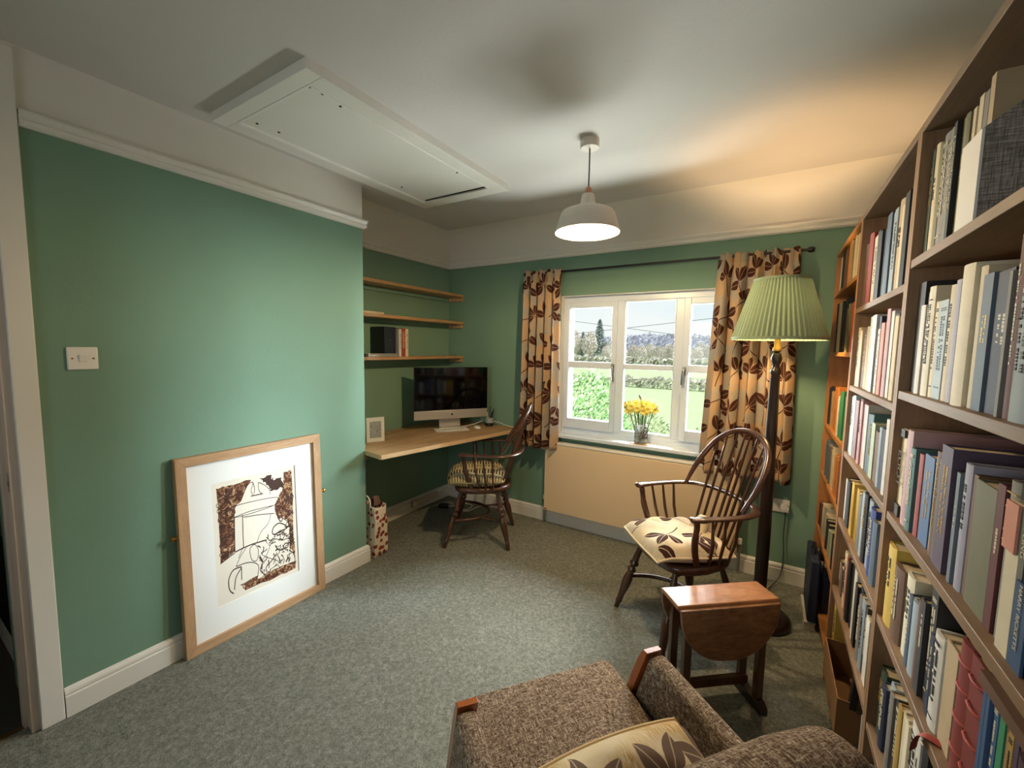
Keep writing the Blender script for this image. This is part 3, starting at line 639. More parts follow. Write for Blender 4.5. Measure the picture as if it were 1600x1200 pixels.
# curtain pole and curtains
cp = thing('curtain_pole', 'thin black curtain pole above the window', 'curtain pole', (-.84, 3.06, 2.085))
MB().tube([(-.94, 0, 0), (1.0, 0, 0)], .0085, 10).build('pole', BLACK, cp)
for s in (-1, 1):
    MB().lathe([(.0, -.02), (.014, -.016), (.018, 0), (.014, .016), (0, .02)], 12, (.965+s*.03 if s > 0 else -.935, 0, 0), (1, 0, 0)).build('finial', BLACK, cp)
    MB().tube([(s*.93, 0, 0), (s*.93, .06, 0), (s*.93, .084, -.004)], .006, 8).box(s*.93-.02, s*.93+.02, .080, .084, -.03, .03).build('bracket', BLACK, cp)
def curtain(label, x0t, x1t, x0b, x1b, ztop, zbot, nf, seed, clothw):
    rr = random.Random(seed); ph = [rr.uniform(0, 6.3) for _ in range(8)]; H_ = ztop-zbot
    def wav(a, b):
        # b: 0 bottom .. 1 top
        base = math.sin(2*PI*nf*a+ph[0]+.5*math.sin(3*a+ph[1]+1.5*b))
        w2_ = .35*math.sin(2*PI*nf*2.1*a+ph[2]+2*b)
        return base+w2_*(.3+.7*b)
    def fn(a, b):
        z = zbot+H_*b
        if b > .96: amp = .020
        elif b > .93: amp = .012
        else: amp = .018+.030*(1-b)**.7
        x0 = x0b+(x0t-x0b)*b; x1 = x1b+(x1t-x1b)*b
        x = x0+(x1-x0)*(a+.018*math.sin(2*PI*nf*2*a+ph[3])*(1-.4*b))
        y = 3.052-.010+amp*wav(a, b)+(.004*math.sin(2*PI*nf*3.3*a+ph[4]) if b > .9 else 0)
        if b < .93: y -= .018
        if b > .985: z += .008*math.sin(2*PI*nf*1.7*a+ph[5])
        if b < .01: z += .006*math.sin(2*PI*nf*a+ph[6])
        return (x, min(y, 3.125), z)
    t = thing('curtain', label, 'curtain', ((x0t+x1t)/2, 3.06, zbot))
    bs_ = [i/46*.90 for i in range(46)]+[.90+.10*i/14 for i in range(15)]
    nu = 110; mb = MB(); vs = []; uv = []
    for b in bs_:
        for i in range(nu+1):
            a = i/nu; vs.append(fn(a, b)); uv.append((a*clothw+seed*.37, b*H_))
    fs = [(j*(nu+1)+i, j*(nu+1)+i+1, (j+1)*(nu+1)+i+1, (j+1)*(nu+1)+i) for j in range(len(bs_)-1) for i in range(nu)]
    mb.add(vs, fs, 0, uv); mb.sh(t.location); o = mb.build('cloth', CURTAIN, t, recalc=False, angle=80)
    so = o.modifiers.new('thickness', 'SOLIDIFY'); so.thickness = .002
    def hem(a): p = fn(a, 0); return (p[0], p[1]-.003, p[2]+.03)
    return t
curtain('leaf patterned curtain gathered at the left of the window', -1.79, -1.452, -1.80, -1.44, 2.105, .665, 5, 3, .95)
curtain('leaf patterned curtain behind the floor lamp at the right', -.33, .112, -.385, .150, 2.100, .675, 5, 8, 1.15)

# pendant lamp
pd = thing('pendant_lamp', 'cream enamel pendant lamp hanging lit from the ceiling', 'lamp', (-.815, 1.995, 2.05))
MB().lathe([(.0, .400), (.043, .400), (.046, .404), (.046, .440), (.0, .440)], 28).build('ceiling_rose', PENDW, pd)
MB().tube([(0, 0, .401), (.001, 0, .30), (0, 0, .205)], .0038, 8).build('flex', CORDM, pd)
MB().lathe([(.006, .222), (.013, .214), (.017, .196), (.018, .186), (0, .186)], 18).build('cord_grip', COPPER, pd)
prof_o = [(.018, .188), (.029, .184), (.031, .178), (.042, .122), (.060, .119), (.098, .112), (.121, .102), (.132, .088), (.141, .060), (.157, .004), (.157, 0)]
prof_i = [(.1545, .002), (.139, .060), (.129, .086), (.119, .098), (.097, .108), (.060, .115), (.040, .118), (.029, .172), (.018, .184)]
MB().lathe(prof_o+prof_i, 48, closed=True).build('shade', PENDW, pd)
MB().lathe([(.0, .046), (.016, .050), (.024, .062), (.025, .074), (.018, .090), (.013, .102), (.013, .125), (0, .126)], 20).build('bulb', BULB, pd)
PEND = lamp('pendant_light', 'POINT', (-.815, 1.995, 2.05+.012), 52, (1, .71, .37), shadow_soft_size=.03)

# alcove shelves
for i, (zt, lb) in enumerate(((1.962, 'top oak alcove shelf, empty, below the picture rail'), (1.712, 'middle oak alcove shelf with a thin pale booklet'), (1.394, 'lowest oak alcove shelf above the computer, holding books'))):
    s = thing('wall_shelf', lb, 'shelf', (XA, 2.487, zt-.024), group='oak alcove shelves')
    MB().box(0, .188, -.655, .655, 0, .024).build('board', OAK, s, bevel=.002)
    MB().box(.002, .178, .632, .656, -.034, -.0005).build('end_batten', OAKZ, s, bevel=.002)
    MB().box(.002, .178, -.656, -.632, -.034, -.0005).build('end_batten', OAKZ, s, bevel=.002)
    MB().box(.0005, .02, -.632, .632, -.034, -.0005).build('rear_batten', GREEN, s)

# desk
dk = thing('corner_desk', 'angled oak worktop fitted into the alcove corner', 'desk', (-2.36, 2.5, .745))
poly = [(XA, YC), (XL-.001, YC), (-2.10, 1.806), (-1.845, YF-.001), (XA, YF-.001)]
MB().prism(poly, .745, .775).sh(dk.location).build('worktop', DESKW, dk, bevel=.002)
mb = MB(); mb.bar((-2.283, 1.829, .760), (-2.101, 1.8035, .760), .004, .029).bar((-2.0985, 1.806, .760), (-1.8435, YF-.003, .760), .004, .029); mb.sh(dk.location).build('front_lipping', EDGEW, dk)
MB().box(XA+.001, XA+.03, YC+.03, YF-.03, .705, .7445).sh(dk.location).build('wall_batten', OAK, dk)
MB().box(XA+.03, -1.95, YF-.03, YF-.001, .705, .7445).sh(dk.location).build('wall_batten', OAK, dk)
MB().box(XA+.03, XL-.02, YC+.001, YC+.03, .705, .7445).sh(dk.location).build('wall_batten', OAK, dk)

# computer: display frame placed along its own width axis
DZ = .775
pL, pR = Vector((-2.466, 2.470, 0)), Vector((-2.122, 3.016, 0)); wv = (pR-pL).normalized(); nv = Vector((wv.y, -wv.x, 0)); W_ = .650
im = thing('computer', 'large all-in-one computer with black screen and silver chin on the desk', 'computer', tuple((pL+pR)/2-nv*.02)[:2]+(DZ,), math.atan2(wv.y, wv.x))
MB().box(-W_/2, W_/2, -.012, .0, .165, .530).build('screen_bezel', BLACK, im, bevel=.004)
MB().box(-W_/2+.004, W_/2-.004, -.0126, -.0118, .168, .526).build('screen_glass', SCREEN, im)
MB().box(-W_/2, W_/2, -.0125, .0, .090, .166).build('chin', ALU, im, bevel=.003)
mb = MB(); mb.grid(16, 10, lambda a, b: (-W_/2*.99+W_*.99*a, .0+.05*(1-(2*a-1)**4)*(1-(2*b-1)**4), .095+.43*b)); mb.build('rear_shell', ALU, im, recalc=False)
mb = MB(); mb.obox((0, .062, .125), (.095, 0, 0), (0, .003, .0), (0, .010, .115)); mb.obox((0, .012, .0045), (.095, 0, 0), (0, .085, 0), (0, 0, .0045)); mb.build('stand', ALU, im, bevel=.002)
mb = MB(); ap = []
for i in range(40):
    a = 2*PI*i/40; r = .0088*(1+.06*math.cos(2*a)-.10*max(0, math.sin(a))**8-.07*max(0, -math.sin(a))**10); p = (r*math.cos(a)*1.02, r*math.sin(a))
    bx, by = p[0]-.0112, p[1]-.001; q = math.hypot(bx, by)
    if q < .0048: p = (.0112+bx/q*.0048, .001+by/q*.0048)
    ap.append(p)
mb.prism(ap, -.0131, -.0124, lambda x, y, z: (x, z, .128+y)); lf = [(.0005, .0095), (.0048, .0150), (.0052, .0118), (.003, .0098)]
mb.prism(lf, -.0131, -.0124, lambda x, y, z: (x, z, .128+y)); mb.build('fruit_emblem', BLACK, im)

kv = Vector((.585, .811, 0)); kb = thing('keyboard', 'slim silver keyboard on the desk in front of the computer', 'keyboard', (-2.270, 2.705, DZ), math.atan2(.811, .585))
mb = MB(); mb.prism([(-.065, 0), (.065, 0), (.065, .009), (-.065, .004)], -.142, .142, lambda x, y, z: (z, x, y)); mb.build('tray', ALU, kb, bevel=.001)
mb = MB()
for r in range(6):
    for c in range(14):
        x = -.133+c*.0205; y = -.056+r*.0195; z = .0068+.005*(y/.13)
        if r == 0 and 4 <= c <= 8: 
            if c == 4: mb.box(x-.008, x+.09, y-.008, y+.008, z, z+.002)
            continue
        mb.box(x-.009, x+.009 if x < .12 else x+.006, y-.008, y+.008, z, z+.002)
tag(mb.build('keys', WHITEP, kb), kind='stuff')
ms = thing('computer_mouse', 'white mouse beside the silver keyboard', 'mouse', (-2.150, 2.905, DZ), math.atan2(.811, .585))
mb = MB(); mb.grid(16, 10, lambda a, b: (.029*math.cos(2*PI*a)*math.sin(PI/2*b), .056*math.sin(2*PI*a)*math.sin(PI/2*b), .003+.019*math.cos(PI/2*b))); mb.build('shell', WHITEP, ms, recalc=False)
MB().lathe([(0, 0), (.026, 0), (.027, .004), (0, .005)], 20).build('base', ALU, ms)
pt = thing('pen_pot', 'small patterned black and white pen pot at the right of the computer', 'pot', (-2.130, 3.062, DZ))
MB().lathe([(0, 0), (.034, 0), (.034, .030)], 20).build('pot_base', BLACK, pt)
MB().lathe([(.034, .030), (.0345, .075), (.031, .075), (.031, .004), (0, .004)], 20).build('pot_wall', SPECK, pt)
for k, (dx, dy, h, c, nm) in enumerate(((-.018, .004, .135, 'black', 'tall black pen leaning left in the desk pen pot'), (.0, .012, .165, 'charcoal', 'tallest dark pen in the middle of the desk pen pot'), (.016, .004, .13, 'black', 'black pen leaning right in the desk pen pot'), (.008, -.014, .115, 'slate blue', 'slate pen at the front of the desk pen pot'), (-.008, -.014, .12, 'white', 'white pen at the front of the desk pen pot'), (.022, .012, .15, 'navy', 'navy pen at the right rear of the desk pen pot'))):
    b0 = Vector((-2.130+dx*.4, 3.062+dy*.4, DZ+.006)); b1 = b0+Vector((dx*1.3, dy*.8, h))
    pn = thing('pen', nm, 'pen', tuple(b0), group='pens in the desk pot')
    MB().tube([(0, 0, 0), tuple((b1-b0)*.72)], .0042, 8).build('barrel', BM[c], pn)
    MB().tube([tuple((b1-b0)*.72), tuple((b1-b0)*.97), tuple(b1-b0)], [.0047, .0047, .003], 8).build('cap', BM[c], pn)
fv = Vector((.055, .118, 0)).normalized(); sf = thing('small_picture', 'small white framed picture standing on the left of the desk', 'picture', (-2.437, 2.046, DZ), math.atan2(fv.y, fv.x))
SF = [(-.062, 0), (.062, 0), (.062, .178), (-.062, .178)]
def lean(x, y, z): return (x, z+.16*y*.25, y)
mb = MB()
for (a, b, c, d) in ((-.064, -.042, 0, .178), (.042, .064, 0, .178), (-.042, .042, 0, .028), (-.042, .042, .150, .178)): mb.prism([(a, c), (b, c), (b, d), (a, d)], -.006, .008, lean)
mb.build('frame', WHITEP, sf); MB().prism([(-.042, .028), (.042, .028), (.042, .15), (-.042, .15)], -.003, .004, lean).build('print', SPECK, sf)
MB().prism([(-.02, 0), (.02, 0), (.015, .13), (-.015, .13)], -.002, .002, lambda x, y, z: (x, z+.070-.042*y/.13*1.0, y)).build('strut', BLACK, sf)
tag(MB().box(-2.40, -2.345, 1.865, 1.885, DZ, DZ+.022).build('cable_clip', WHITEP, bevel=.005), 'small white plastic clip on the desk edge by the wall corner', 'clip')
cb = MB().tube(catmull([(-2.33, 2.80, DZ+.004), (-2.28, 2.90, DZ+.004), (-2.20, 2.95, DZ+.03), (-2.18, 3.09, DZ+.045), (-2.06, 3.115, DZ+.03), (-1.98, 3.09, DZ+.02), (-1.90, 3.09, DZ+.012), (-1.88, 3.11, DZ+.004)], 8), .0032, 6).build('cable', WCABLE)
tag(cb, 'white cable looping past the pen pot at the back of the desk', 'cable')

# things on the alcove shelves
tag(MB().box(-2.655, -2.505, 1.90, 2.195, 1.712, 1.727).build('booklet', BM['cream'], bevel=.001), 'thin pale booklet lying on the middle alcove shelf', 'booklet')
lt = thing('laptop', 'closed silver laptop lying on the lowest alcove shelf', 'laptop', (-2.59, 2.20, 1.394))
MB().box(-.075, .085, -.155, .135, 0, .013).build('base', ALU, lt, bevel=.004); MB().box(-.075, .085, -.155, .135, .014, .024).build('lid', ALU, lt, bevel=.004)
tag(MB().tube(catmull([(-2.50, 1.88, 1.408), (-2.505, 1.95, 1.410), (-2.52, 2.02, 1.406)]), .014, 10).build('black_case', BLACK), 'black soft case beside the silver laptop on the alcove shelf', 'case')
fb = thing('box_file', 'black box file standing on the closed laptop in the alcove', 'file', (-2.60, 2.262, 1.4182))
MB().box(-.07, .085, -.055, .055, 0, .205).build('case', BLACK, fb, bevel=.002); MB().lathe([(.008, 0), (.008, .002)], 12, (.085, 0, .10), (1, 0, 0)).build('finger_ring', CHROME, fb)
def book(case_y, th, h, d, col, x0, z, label, group=None, deco=0, rng=random, rounded=True, name='book'):
    """spine towards -x at x0; y from case_y down by th"""
    t = thing(name, label, 'book', (x0, case_y-th/2, z), group=group)
    w = th/2*.965; b = min(.0028, th*.16); k = .10*th if rounded else 0
    sp = [(0, w), (-k*.7, w*.6), (-k, 0), (-k*.7, -w*.6), (0, -w)] if rounded else [(0, w), (0, -w)]
    out = [(d, w)]+sp+[(d, -w), (d, -w+b), (.003, -w+b), (.003, w-b), (d, w-b)]
    MB().prism(out, 0, h, ).build('cover', BM[col], t)
    MB().box(.003, d-.004, -w+b, w-b, .003, h-.004).build('pages', PAPER, t)
    if deco and th > .013 and rng.random() < (.72 if deco == 1 else .42):
        inkm = INKB if col in LIGHTC else (GOLDF if rng.random() < .3 else INKW)
        kx = -k-.0006; ww = w*.62
        kind = rng.random(); mb = MB()
        if kind < .40:           # bands and a dash row
            for zz in ((.92, .90, .12) if rng.random() < .5 else (.88, .60)): mb.box(kx, kx+.0012, -ww, ww, h*zz-.0012, h*zz+.0012)
        z_ = h*(.84 if kind < .8 else .7); end = h*(.30 if kind < .6 else .5)
        rows_ = 1 if th < .034 else 2
        for r in range(rows_):
            zz = z_; yc = 0 if rows_ == 1 else (r-.5)*ww*.9; hw = ww*(.42 if rows_ == 1 else .28)
            while zz > end:
                l = rng.uniform(.0022, .0055); hq = min(hw, .0042)*rng.choice((1, 1, .8)); mb.box(kx, kx+.0010, yc-hq, yc+hq, zz-l, zz); zz -= l+rng.choice((.0012, .0014, .0016, .007))
        tag(mb.build('title_print', inkm, t), kind='stuff')
    return t
LIGHTC = {'cream', 'white', 'ivory', 'pale blue', 'lavender', 'silver blue', 'buff', 'pink', 'salmon', 'yellow', 'mustard', 'pale green', 'tan', 'orange'}
def alcove_book(y0, y1, h, col, label):
    t = book(0, y1-y0, h, .15, col, 0, 0, label, 'books on the lowest alcove shelf', 1, random.Random(3)); t.location = (-2.508, (y0+y1)/2, 1.394); t.rotation_euler.z = PI; return t
alcove_book(2.345, 2.372, .216, 'white', 'white spined book right of the black box file in the alcove')
alcove_book(2.374, 2.412, .222, 'red', 'red book between two pale books on the lowest alcove shelf')
alcove_book(2.414, 2.446, .220, 'cream', 'cream book at the right end of the alcove shelf row')

# under the desk
ss = thing('socket_strip', 'long beige socket strip on the skirting under the desk', 'socket', (XA+.018, 2.78, .045))
MB().box(0, .028, -.17, .17, 0, .055).build('strip_body', PINKGLOSS, ss, bevel=.006)
MB().lathe([(0, 0), (.02, 0), (.022, .012), (.012, .026), (0, .028)], 14, (.028, -.15, .028), (1, 0, 0)).build('plug', WHITEP, ss)
ad = thing('power_adapter', 'black power adapter lying under the desk by the alcove skirting', 'adapter', (-2.49, 2.86, 0), .5)
MB().box(-.045, .045, -.03, .03, 0, .035).build('body', BLACK, ad, bevel=.006)
MB().tube(catmull([(.045, 0, .015), (.12, .03, .006), (.2, -.05, .006), (.26, .03, .012), (.2, .1, .01), (.12, .06, .012), (.14, -.06, .012), (.24, -.08, .01), (.3, .02, .006), (.36, .08, .006)], 8), .004, 6).build('lead', WCABLE, ad)

# gift bag
gb = thing('gift_bag', 'floral paper gift bag on the carpet in the alcove by the wall corner', 'bag', (-2.352, 1.935, 0), .12)
mb = MB()
def bagp(a, b, s=1.0):
    q = [(-.085, -.065), (.085, -.065), (.085, .065), (-.085, .065)]
    k = int(a*4) % 4; f = a*4-int(a*4); x = q[k][0]+(q[(k+1) % 4][0]-q[k][0])*f; y = q[k][1]+(q[(k+1) % 4][1]-q[k][1])*f
    bulge = 1+.06*math.sin(PI*b)-.10*b; cr = .004*math.sin(9*a*6.28+3*b*6)*b
    return (x*bulge*s+cr, y*(bulge-.12*b)*s+cr, .36*b+(.012*math.sin(a*6.28*2) if b > .99 else 0))
mb.grid(32, 12, lambda a, b: bagp(a % 1.0 if a < 1 else 0, b)); mb.box(-.083, .083, -.063, .063, 0, .003)
o = mb.build('bag_body', FLORAL, gb, recalc=False); so = o.modifiers.new('thickness', 'SOLIDIFY'); so.thickness = .0015
MB().tube(catmull([(.03, -.05, .33), (.035, -.052, .40), (0, -.052, .435), (-.035, -.052, .40), (-.03, -.05, .33)]), .006, 8, flat=(1, .3)).build('handle', WHITEP, gb)
MB().tube(catmull([(-.02, .0, .25), (.0, .0, .36), (.03, .01, .41), (.05, .0, .36)]), [.03]*19, 8, flat=(1, .4)).build('tissue_lining', BM['brown'], gb)

# ------------------------------------------------------------------ Windsor armchairs
LEGP = [(0, .0135), (.10, .0145), (.24, .0175), (.275, .019), (.285, .0165), (.30, .0165), (.325, .0255), (.345, .0255), (.372, .0155), (.392, .0155), (.415, .0245), (.435, .0245), (.455, .0155), (.47, .0175), (.56, .026), (.66, .0245), (.78, .0185), (.875, .0155), (.885, .0185), (.905, .0185), (.915, .0150), (1.0, .0125)]
def windsor(label, loc, fwd, wm, bow_top, hoop_w):
    t = thing('windsor_armchair', label, 'chair', loc, heading(fwd))
    # saddle seat
    def outl(s):
        o = []
        for i in range(40):
            a = 2*PI*i/40; c, sn = math.cos(a), math.sin(a); e = .62 if sn > 0 else .85
            x = math.copysign(abs(c)**e, c)*(.225 if sn > 0 else .215); y = math.copysign(abs(sn)**(.55 if sn > 0 else .9), sn)*(.195 if sn > 0 else .235)
            o.append((x*s, y*s))
        return o
    mb = MB(); n = 40; rings = [(.88, .404), (.98, .415), (1.0, .432), (.985, .447), (.94, .452), (.80, .449), (.5, .440), (.2, .438)]
    vs = [(x, y, z) for s, z in rings for x, y in outl(s)]
    fs = [(r*n+i, r*n+(i+1) % n, (r+1)*n+(i+1) % n, (r+1)*n+i) for r in range(len(rings)-1) for i in range(n)]+[list(range(n))[::-1], [(len(rings)-1)*n+i for i in range(n)]]
    mb.add(vs, fs); mb.build('seat', wm, t, angle=60)
    legs = {}
    for sx, sy, top, foot in ((-1, 1, (.155, .125), (.228, .237)), (1, 1, (.155, .125), (.228, .237)), (-1, -1, (.135, -.135), (.217, -.237)), (1, -1, (.135, -.135), (.217, -.237))):
        p0 = Vector((sx*top[0], top[1], .420)); p1 = Vector((sx*foot[0], foot[1], 0)); d = p1-p0
        m = MB(); m.lathe([(r, u*d.length) for u, r in LEGP], 14, p0, d); 
        for q in m.v: q.z = max(q.z, 0)
        m.build('leg', wm, t, angle=50); legs[(sx, sy)] = (p0, d)
    def on(k, u): return legs[k][0]+legs[k][1]*u
    a, b = on((-1, 1), .53), on((1, 1), .53)
    m = MB(); m.tube([Vector((a.x*math.cos(PI*i/20)*1.0, a.y-.245*math.sin(PI*i/20), a.z)) for i in range(21)], [.010]+[.0115]*19+[.010], 10)
    m.build('crinoline_stretcher', wm, t)
    for s in (-1, 1):
        q = on((s, -1), .53); MB().tube([(s*a.x*math.cos(PI*.30)*-1 if False else s*abs(a.x)*.62, a.y-.245*.80, a.z), tuple(q)], [.008, .0095], 8).build('stretcher_spur', wm, t)
    # arm bow
    half = [(.247, .128, .704), (.256, .085, .706), (.264, .0, .706), (.268, -.08, .706), (.262, -.16, .706), (.232, -.232, .706), (.165, -.283, .706), (.08, -.303, .706)]
    pts = catmull([(-x, y, z) for x, y, z in half]+[(0, -.307, .706)]+[(x, y, z) for x, y, z in half[::-1]], 4)
    k = len(pts); rad = []
    for i in range(k):
        e = min(i, k-1-i)/k; rad.append(.0285 if e < .03 else .026 if e < .08 else .0205)
    rad[0] = rad[-1] = .015
    MB().tube(pts, rad, 12, flat=(1, .50), up=(0, 0, 1)).build('arm_bow', ELMLIGHT if wm is ELMLIGHT else wm, t, angle=60)
    for s in (-1, 1):
        MB().tube(catmull([(s*.200, .045, .444), (s*.214, .072, .53), (s*.232, .088, .60), (s*.246, .092, .66), (s*.250, .098, .702)], 5), [.0135]*6+[.014]*6+[.0125]*9, 10, flat=(1.25, .85)).build('arm_support', wm, t)
        for y0, y1 in ((-.015, .025), (-.065, -.045), (-.115, -.115)):
            MB().tube([(s*.205, y0, .444), (s*(.238+.01), (y0+y1)/2, .575), (s*.264, y1, .704)], [.006, .0085, .006], 8).build('arm_spindle', wm, t)
    # back hoop
    zb_, lean_ = .712, (.36-.17)/(bow_top-.712)
    hp_ = [(hoop_w, 0), (hoop_w+.008, .10), (hoop_w*.97, .19), (hoop_w*.80, .265), (hoop_w*.46, .320), (0, .338)]
    sc = (bow_top-zb_)/.338
    def hpt(x, h): return (x, -.165-h*sc*lean_-.02*math.sin(min(1, h/.338)*PI/2), zb_+h*sc)
    path = catmull([hpt(x, h) for x, h in hp_]+[hpt(-x, h) for x, h in hp_[::-1][1:]], 6); k = len(path)
    MB().tube(path, [.0105+.0055*min(1, min(i, k-1-i)/8) for i in range(k)], 10, flat=(1, .86)).build('back_hoop', wm, t)
    cnt = 8
    for i in range(cnt):
        u = (i-(cnt-1)/2)/((cnt-1)/2); x2 = u*hoop_w*.80
        best = min((p for p in path), key=lambda p: abs(p.x-x2)-(p.z*.2))
        p0 = Vector((u*.140, -.195+.03*abs(u), .444)); p2 = Vector(best)
        u_ = (.70-p0.z)/(p2.z-p0.z); p1 = p0.lerp(p2, u_)
        MB().tube([p0, p1, p0.lerp(p2, .72), p2], [.006, .0075, .0065, .0045], 8).build('back_spindle', wm, t)
    return t
WC1 = windsor('dark wooden spindle-back armchair at the corner desk with a striped cushion', (-1.867, 2.587, 0), (-.885, -.466), ELM, 1.052, .205)
WC2 = windsor('hoop-back wooden armchair beside the floor lamp with a leaf print cushion', (-.352, 2.285, 0), (-.723, -.691), ELM, 1.055, .222)

def pillow(name, label, mat, loc, rot, w, d, h, droop=0.0, pinch=.10, seed=1, group=None, puff=.5, uvs=1.0):
    """stuffed cushion: grid front and back sharing a seam, with a piping tube"""
    t = thing(name, label, 'cushion', loc, 0, group); t.rotation_euler = rot; N = 22; rr = random.Random(seed); ph = [rr.uniform(0, 6.3) for _ in range(6)]
    def P(u, v, s):
        ex = 1-pinch*(v*v)*(1-.0*u); ey = 1-pinch*(u*u)
        x = u*w/2*(ex if True else 1); y = v*d/2*ey
        th = ((1-u**4)*(1-v**4))**puff
        cr = .010*math.sin(7*u+ph[0]+3*v)*math.sin(5*v+ph[1])*th
        z = s*(h/2*th+cr*(1 if s > 0 else .3))
        z -= droop*(max(0, v-.55)**2*2.0+max(0, abs(u)-.6)**2*.6)
        return (x, y, z)
    mb = MB()
    for s in (1, -1): mb.grid(N, N, lambda a, b: P(2*a-1, 2*b-1, s), lambda a, b: ((a-.5)*w*uvs+seed*.31, (b-.5)*d*uvs+(0 if s > 0 else 1.3)))
    o = mb.build('cover', mat, t, recalc=False, angle=120)
    edge = [P(-1+2*i/N, -1, 1) for i in range(N)]+[P(1, -1+2*i/N, 1) for i in range(N)]+[P(1-2*i/N, 1, 1) for i in range(N)]+[P(-1, 1-2*i/N, 1) for i in range(N)]
    MB().tube(edge, .0055, 6, closed=True).build('piping', mat, t); return t
f1 = Vector((-.885, -.466, 0)); r1 = Vector((-.466, .885, 0)); f2 = Vector((-.723, -.691, 0)); r2 = Vector((-.691, .723, 0))
c1 = Vector((-1.867, 2.587, 0))+f1*.035
pillow('seat_cushion', 'plump woven cushion with dark stripes on the desk chair seat', WOVEN, (c1.x, c1.y, .500), (.0, -.03, heading(f1)+.12), .43, .44, .115, .03, .10, 2)
c2 = Vector((-.352, 2.285, 0))+f2*.03
lc = pillow('seat_cushion', 'cream leaf print seat cushion on the hoop-back armchair', CUSHIONF, (c2.x, c2.y, .500), (.04, .0, heading(f2)-.08), .42, .42, .105, .06, .05, 5, puff=.42)
MB().tube(catmull([(-.05, -.10, .035), (-.02, -.13, .07), (.0, -.14, .092), (.03, -.14, .075), (.05, -.11, .035)], 6), [.02, .021, .022, .024, .026, .028, .03, .032, .034, .035, .034, .034, .033, .032, .03, .028, .027, .026, .025, .024, .022, .02, .018, .016, .014], 10).build('gathered_tie', CUSHIONF, lc)

# ------------------------------------------------------------------ floor lamp
fl = thing('floor_lamp', 'tall dark wooden floor lamp with a pleated green shade', 'lamp', (.018, 2.62, 0))
MB().lathe([(0, 0), (.150, 0), (.155, .008), (.155, .026), (.148, .036), (.130, .042), (.085, .048), (.06, .062), (.048, .085), (0, .085)], 40).build('base', DARKW, fl)
MB().lathe([(.030, .085), (.036, .10), (.036, .14), (.031, .16), (.033, .5), (.031, .80), (.033, .84), (.029, .86), (.027, 1.1), (.022, 1.36), (.026, 1.372), (.026, 1.385), (.019, 1.395), (.016, 1.41), (.024, 1.432), (.026, 1.45), (.019, 1.475), (.012, 1.48), (0, 1.48)], 22).build('pole', DARKW, fl)
MB().lathe([(.012, 1.48), (.021, 1.486), (.021, 1.50), (.015, 1.508), (.015, 1.548), (.019, 1.55), (.019, 1.60), (0, 1.60)], 18).build('lamp_holder', BRASS, fl)
sh0, sh1, r0, r1_ = 1.545, 1.858, .213, .122
NP = 58
mb = MB(); n = NP*4; vs = []
prf = [(r0, sh0), (r0*.985, sh0+.012)]+[(r0+(r1_-r0)*k/6, sh0+(sh1-sh0)*k/6) for k in range(1, 7)]
for r, z in prf:
    for i in range(n):
        a = 2*PI*i/n; rr = r+(.0, .0075, .0095, .0040)[i % 4]*(.4+.6*(r-r1_+.05)/(r0-r1_+.05)); vs.append((rr*math.cos(a), rr*math.sin(a), z))
mb.add(vs, [(j*n+i, j*n+(i+1) % n, (j+1)*n+(i+1) % n, (j+1)*n+i) for j in range(len(prf)-1) for i in range(n)])
shd = mb.build('lamp_shade', SHADEG, fl, recalc=False, angle=20)
for r, z, h in ((r0+.004, sh0, .014), (r1_+.004, sh1-.010, .014)):
    MB().lathe([(r-.002, z-.002), (r+.003, z-.001), (r+.0025, z+h), (r-.003, z+h)], 64, closed=True).build('trim_band', SHADEG, shd)
mb = MB(); mb.tube([(r1_*math.cos(2*PI*i/32), r1_*math.sin(2*PI*i/32), sh1-.02) for i in range(32)], .002, 6, closed=True)
for k in range(3):
    a = 2*PI*k/3; mb.tube([(.02*math.cos(a), .02*math.sin(a), 1.60), (.06*math.cos(a), .06*math.sin(a), 1.72), (r1_*math.cos(a), r1_*math.sin(a), sh1-.02)], .002, 6)
mb.build('shade_carrier', BRASS, fl)
MB().lathe([(0, 1.60), (.013, 1.60), (.013, 1.612), (.020, 1.628), (.022, 1.640), (.017, 1.654), (0, 1.660)], 18).build('bulb', BULB, fl)
FLAMP = lamp('floor_lamp_light', 'POINT', (.018, 2.62, 1.708), 28, (1, .66, .34), shadow_soft_size=.04)

# ------------------------------------------------------------------ drop leaf side table
U = Vector((.765, .644, 0)); Nn = Vector((.644, -.765, 0))
tb = thing('drop_leaf_table', 'small dark drop-leaf table with rounded hanging flaps by the armchair', 'table', (-.128, 1.868, 0), math.atan2(U.y, U.x))
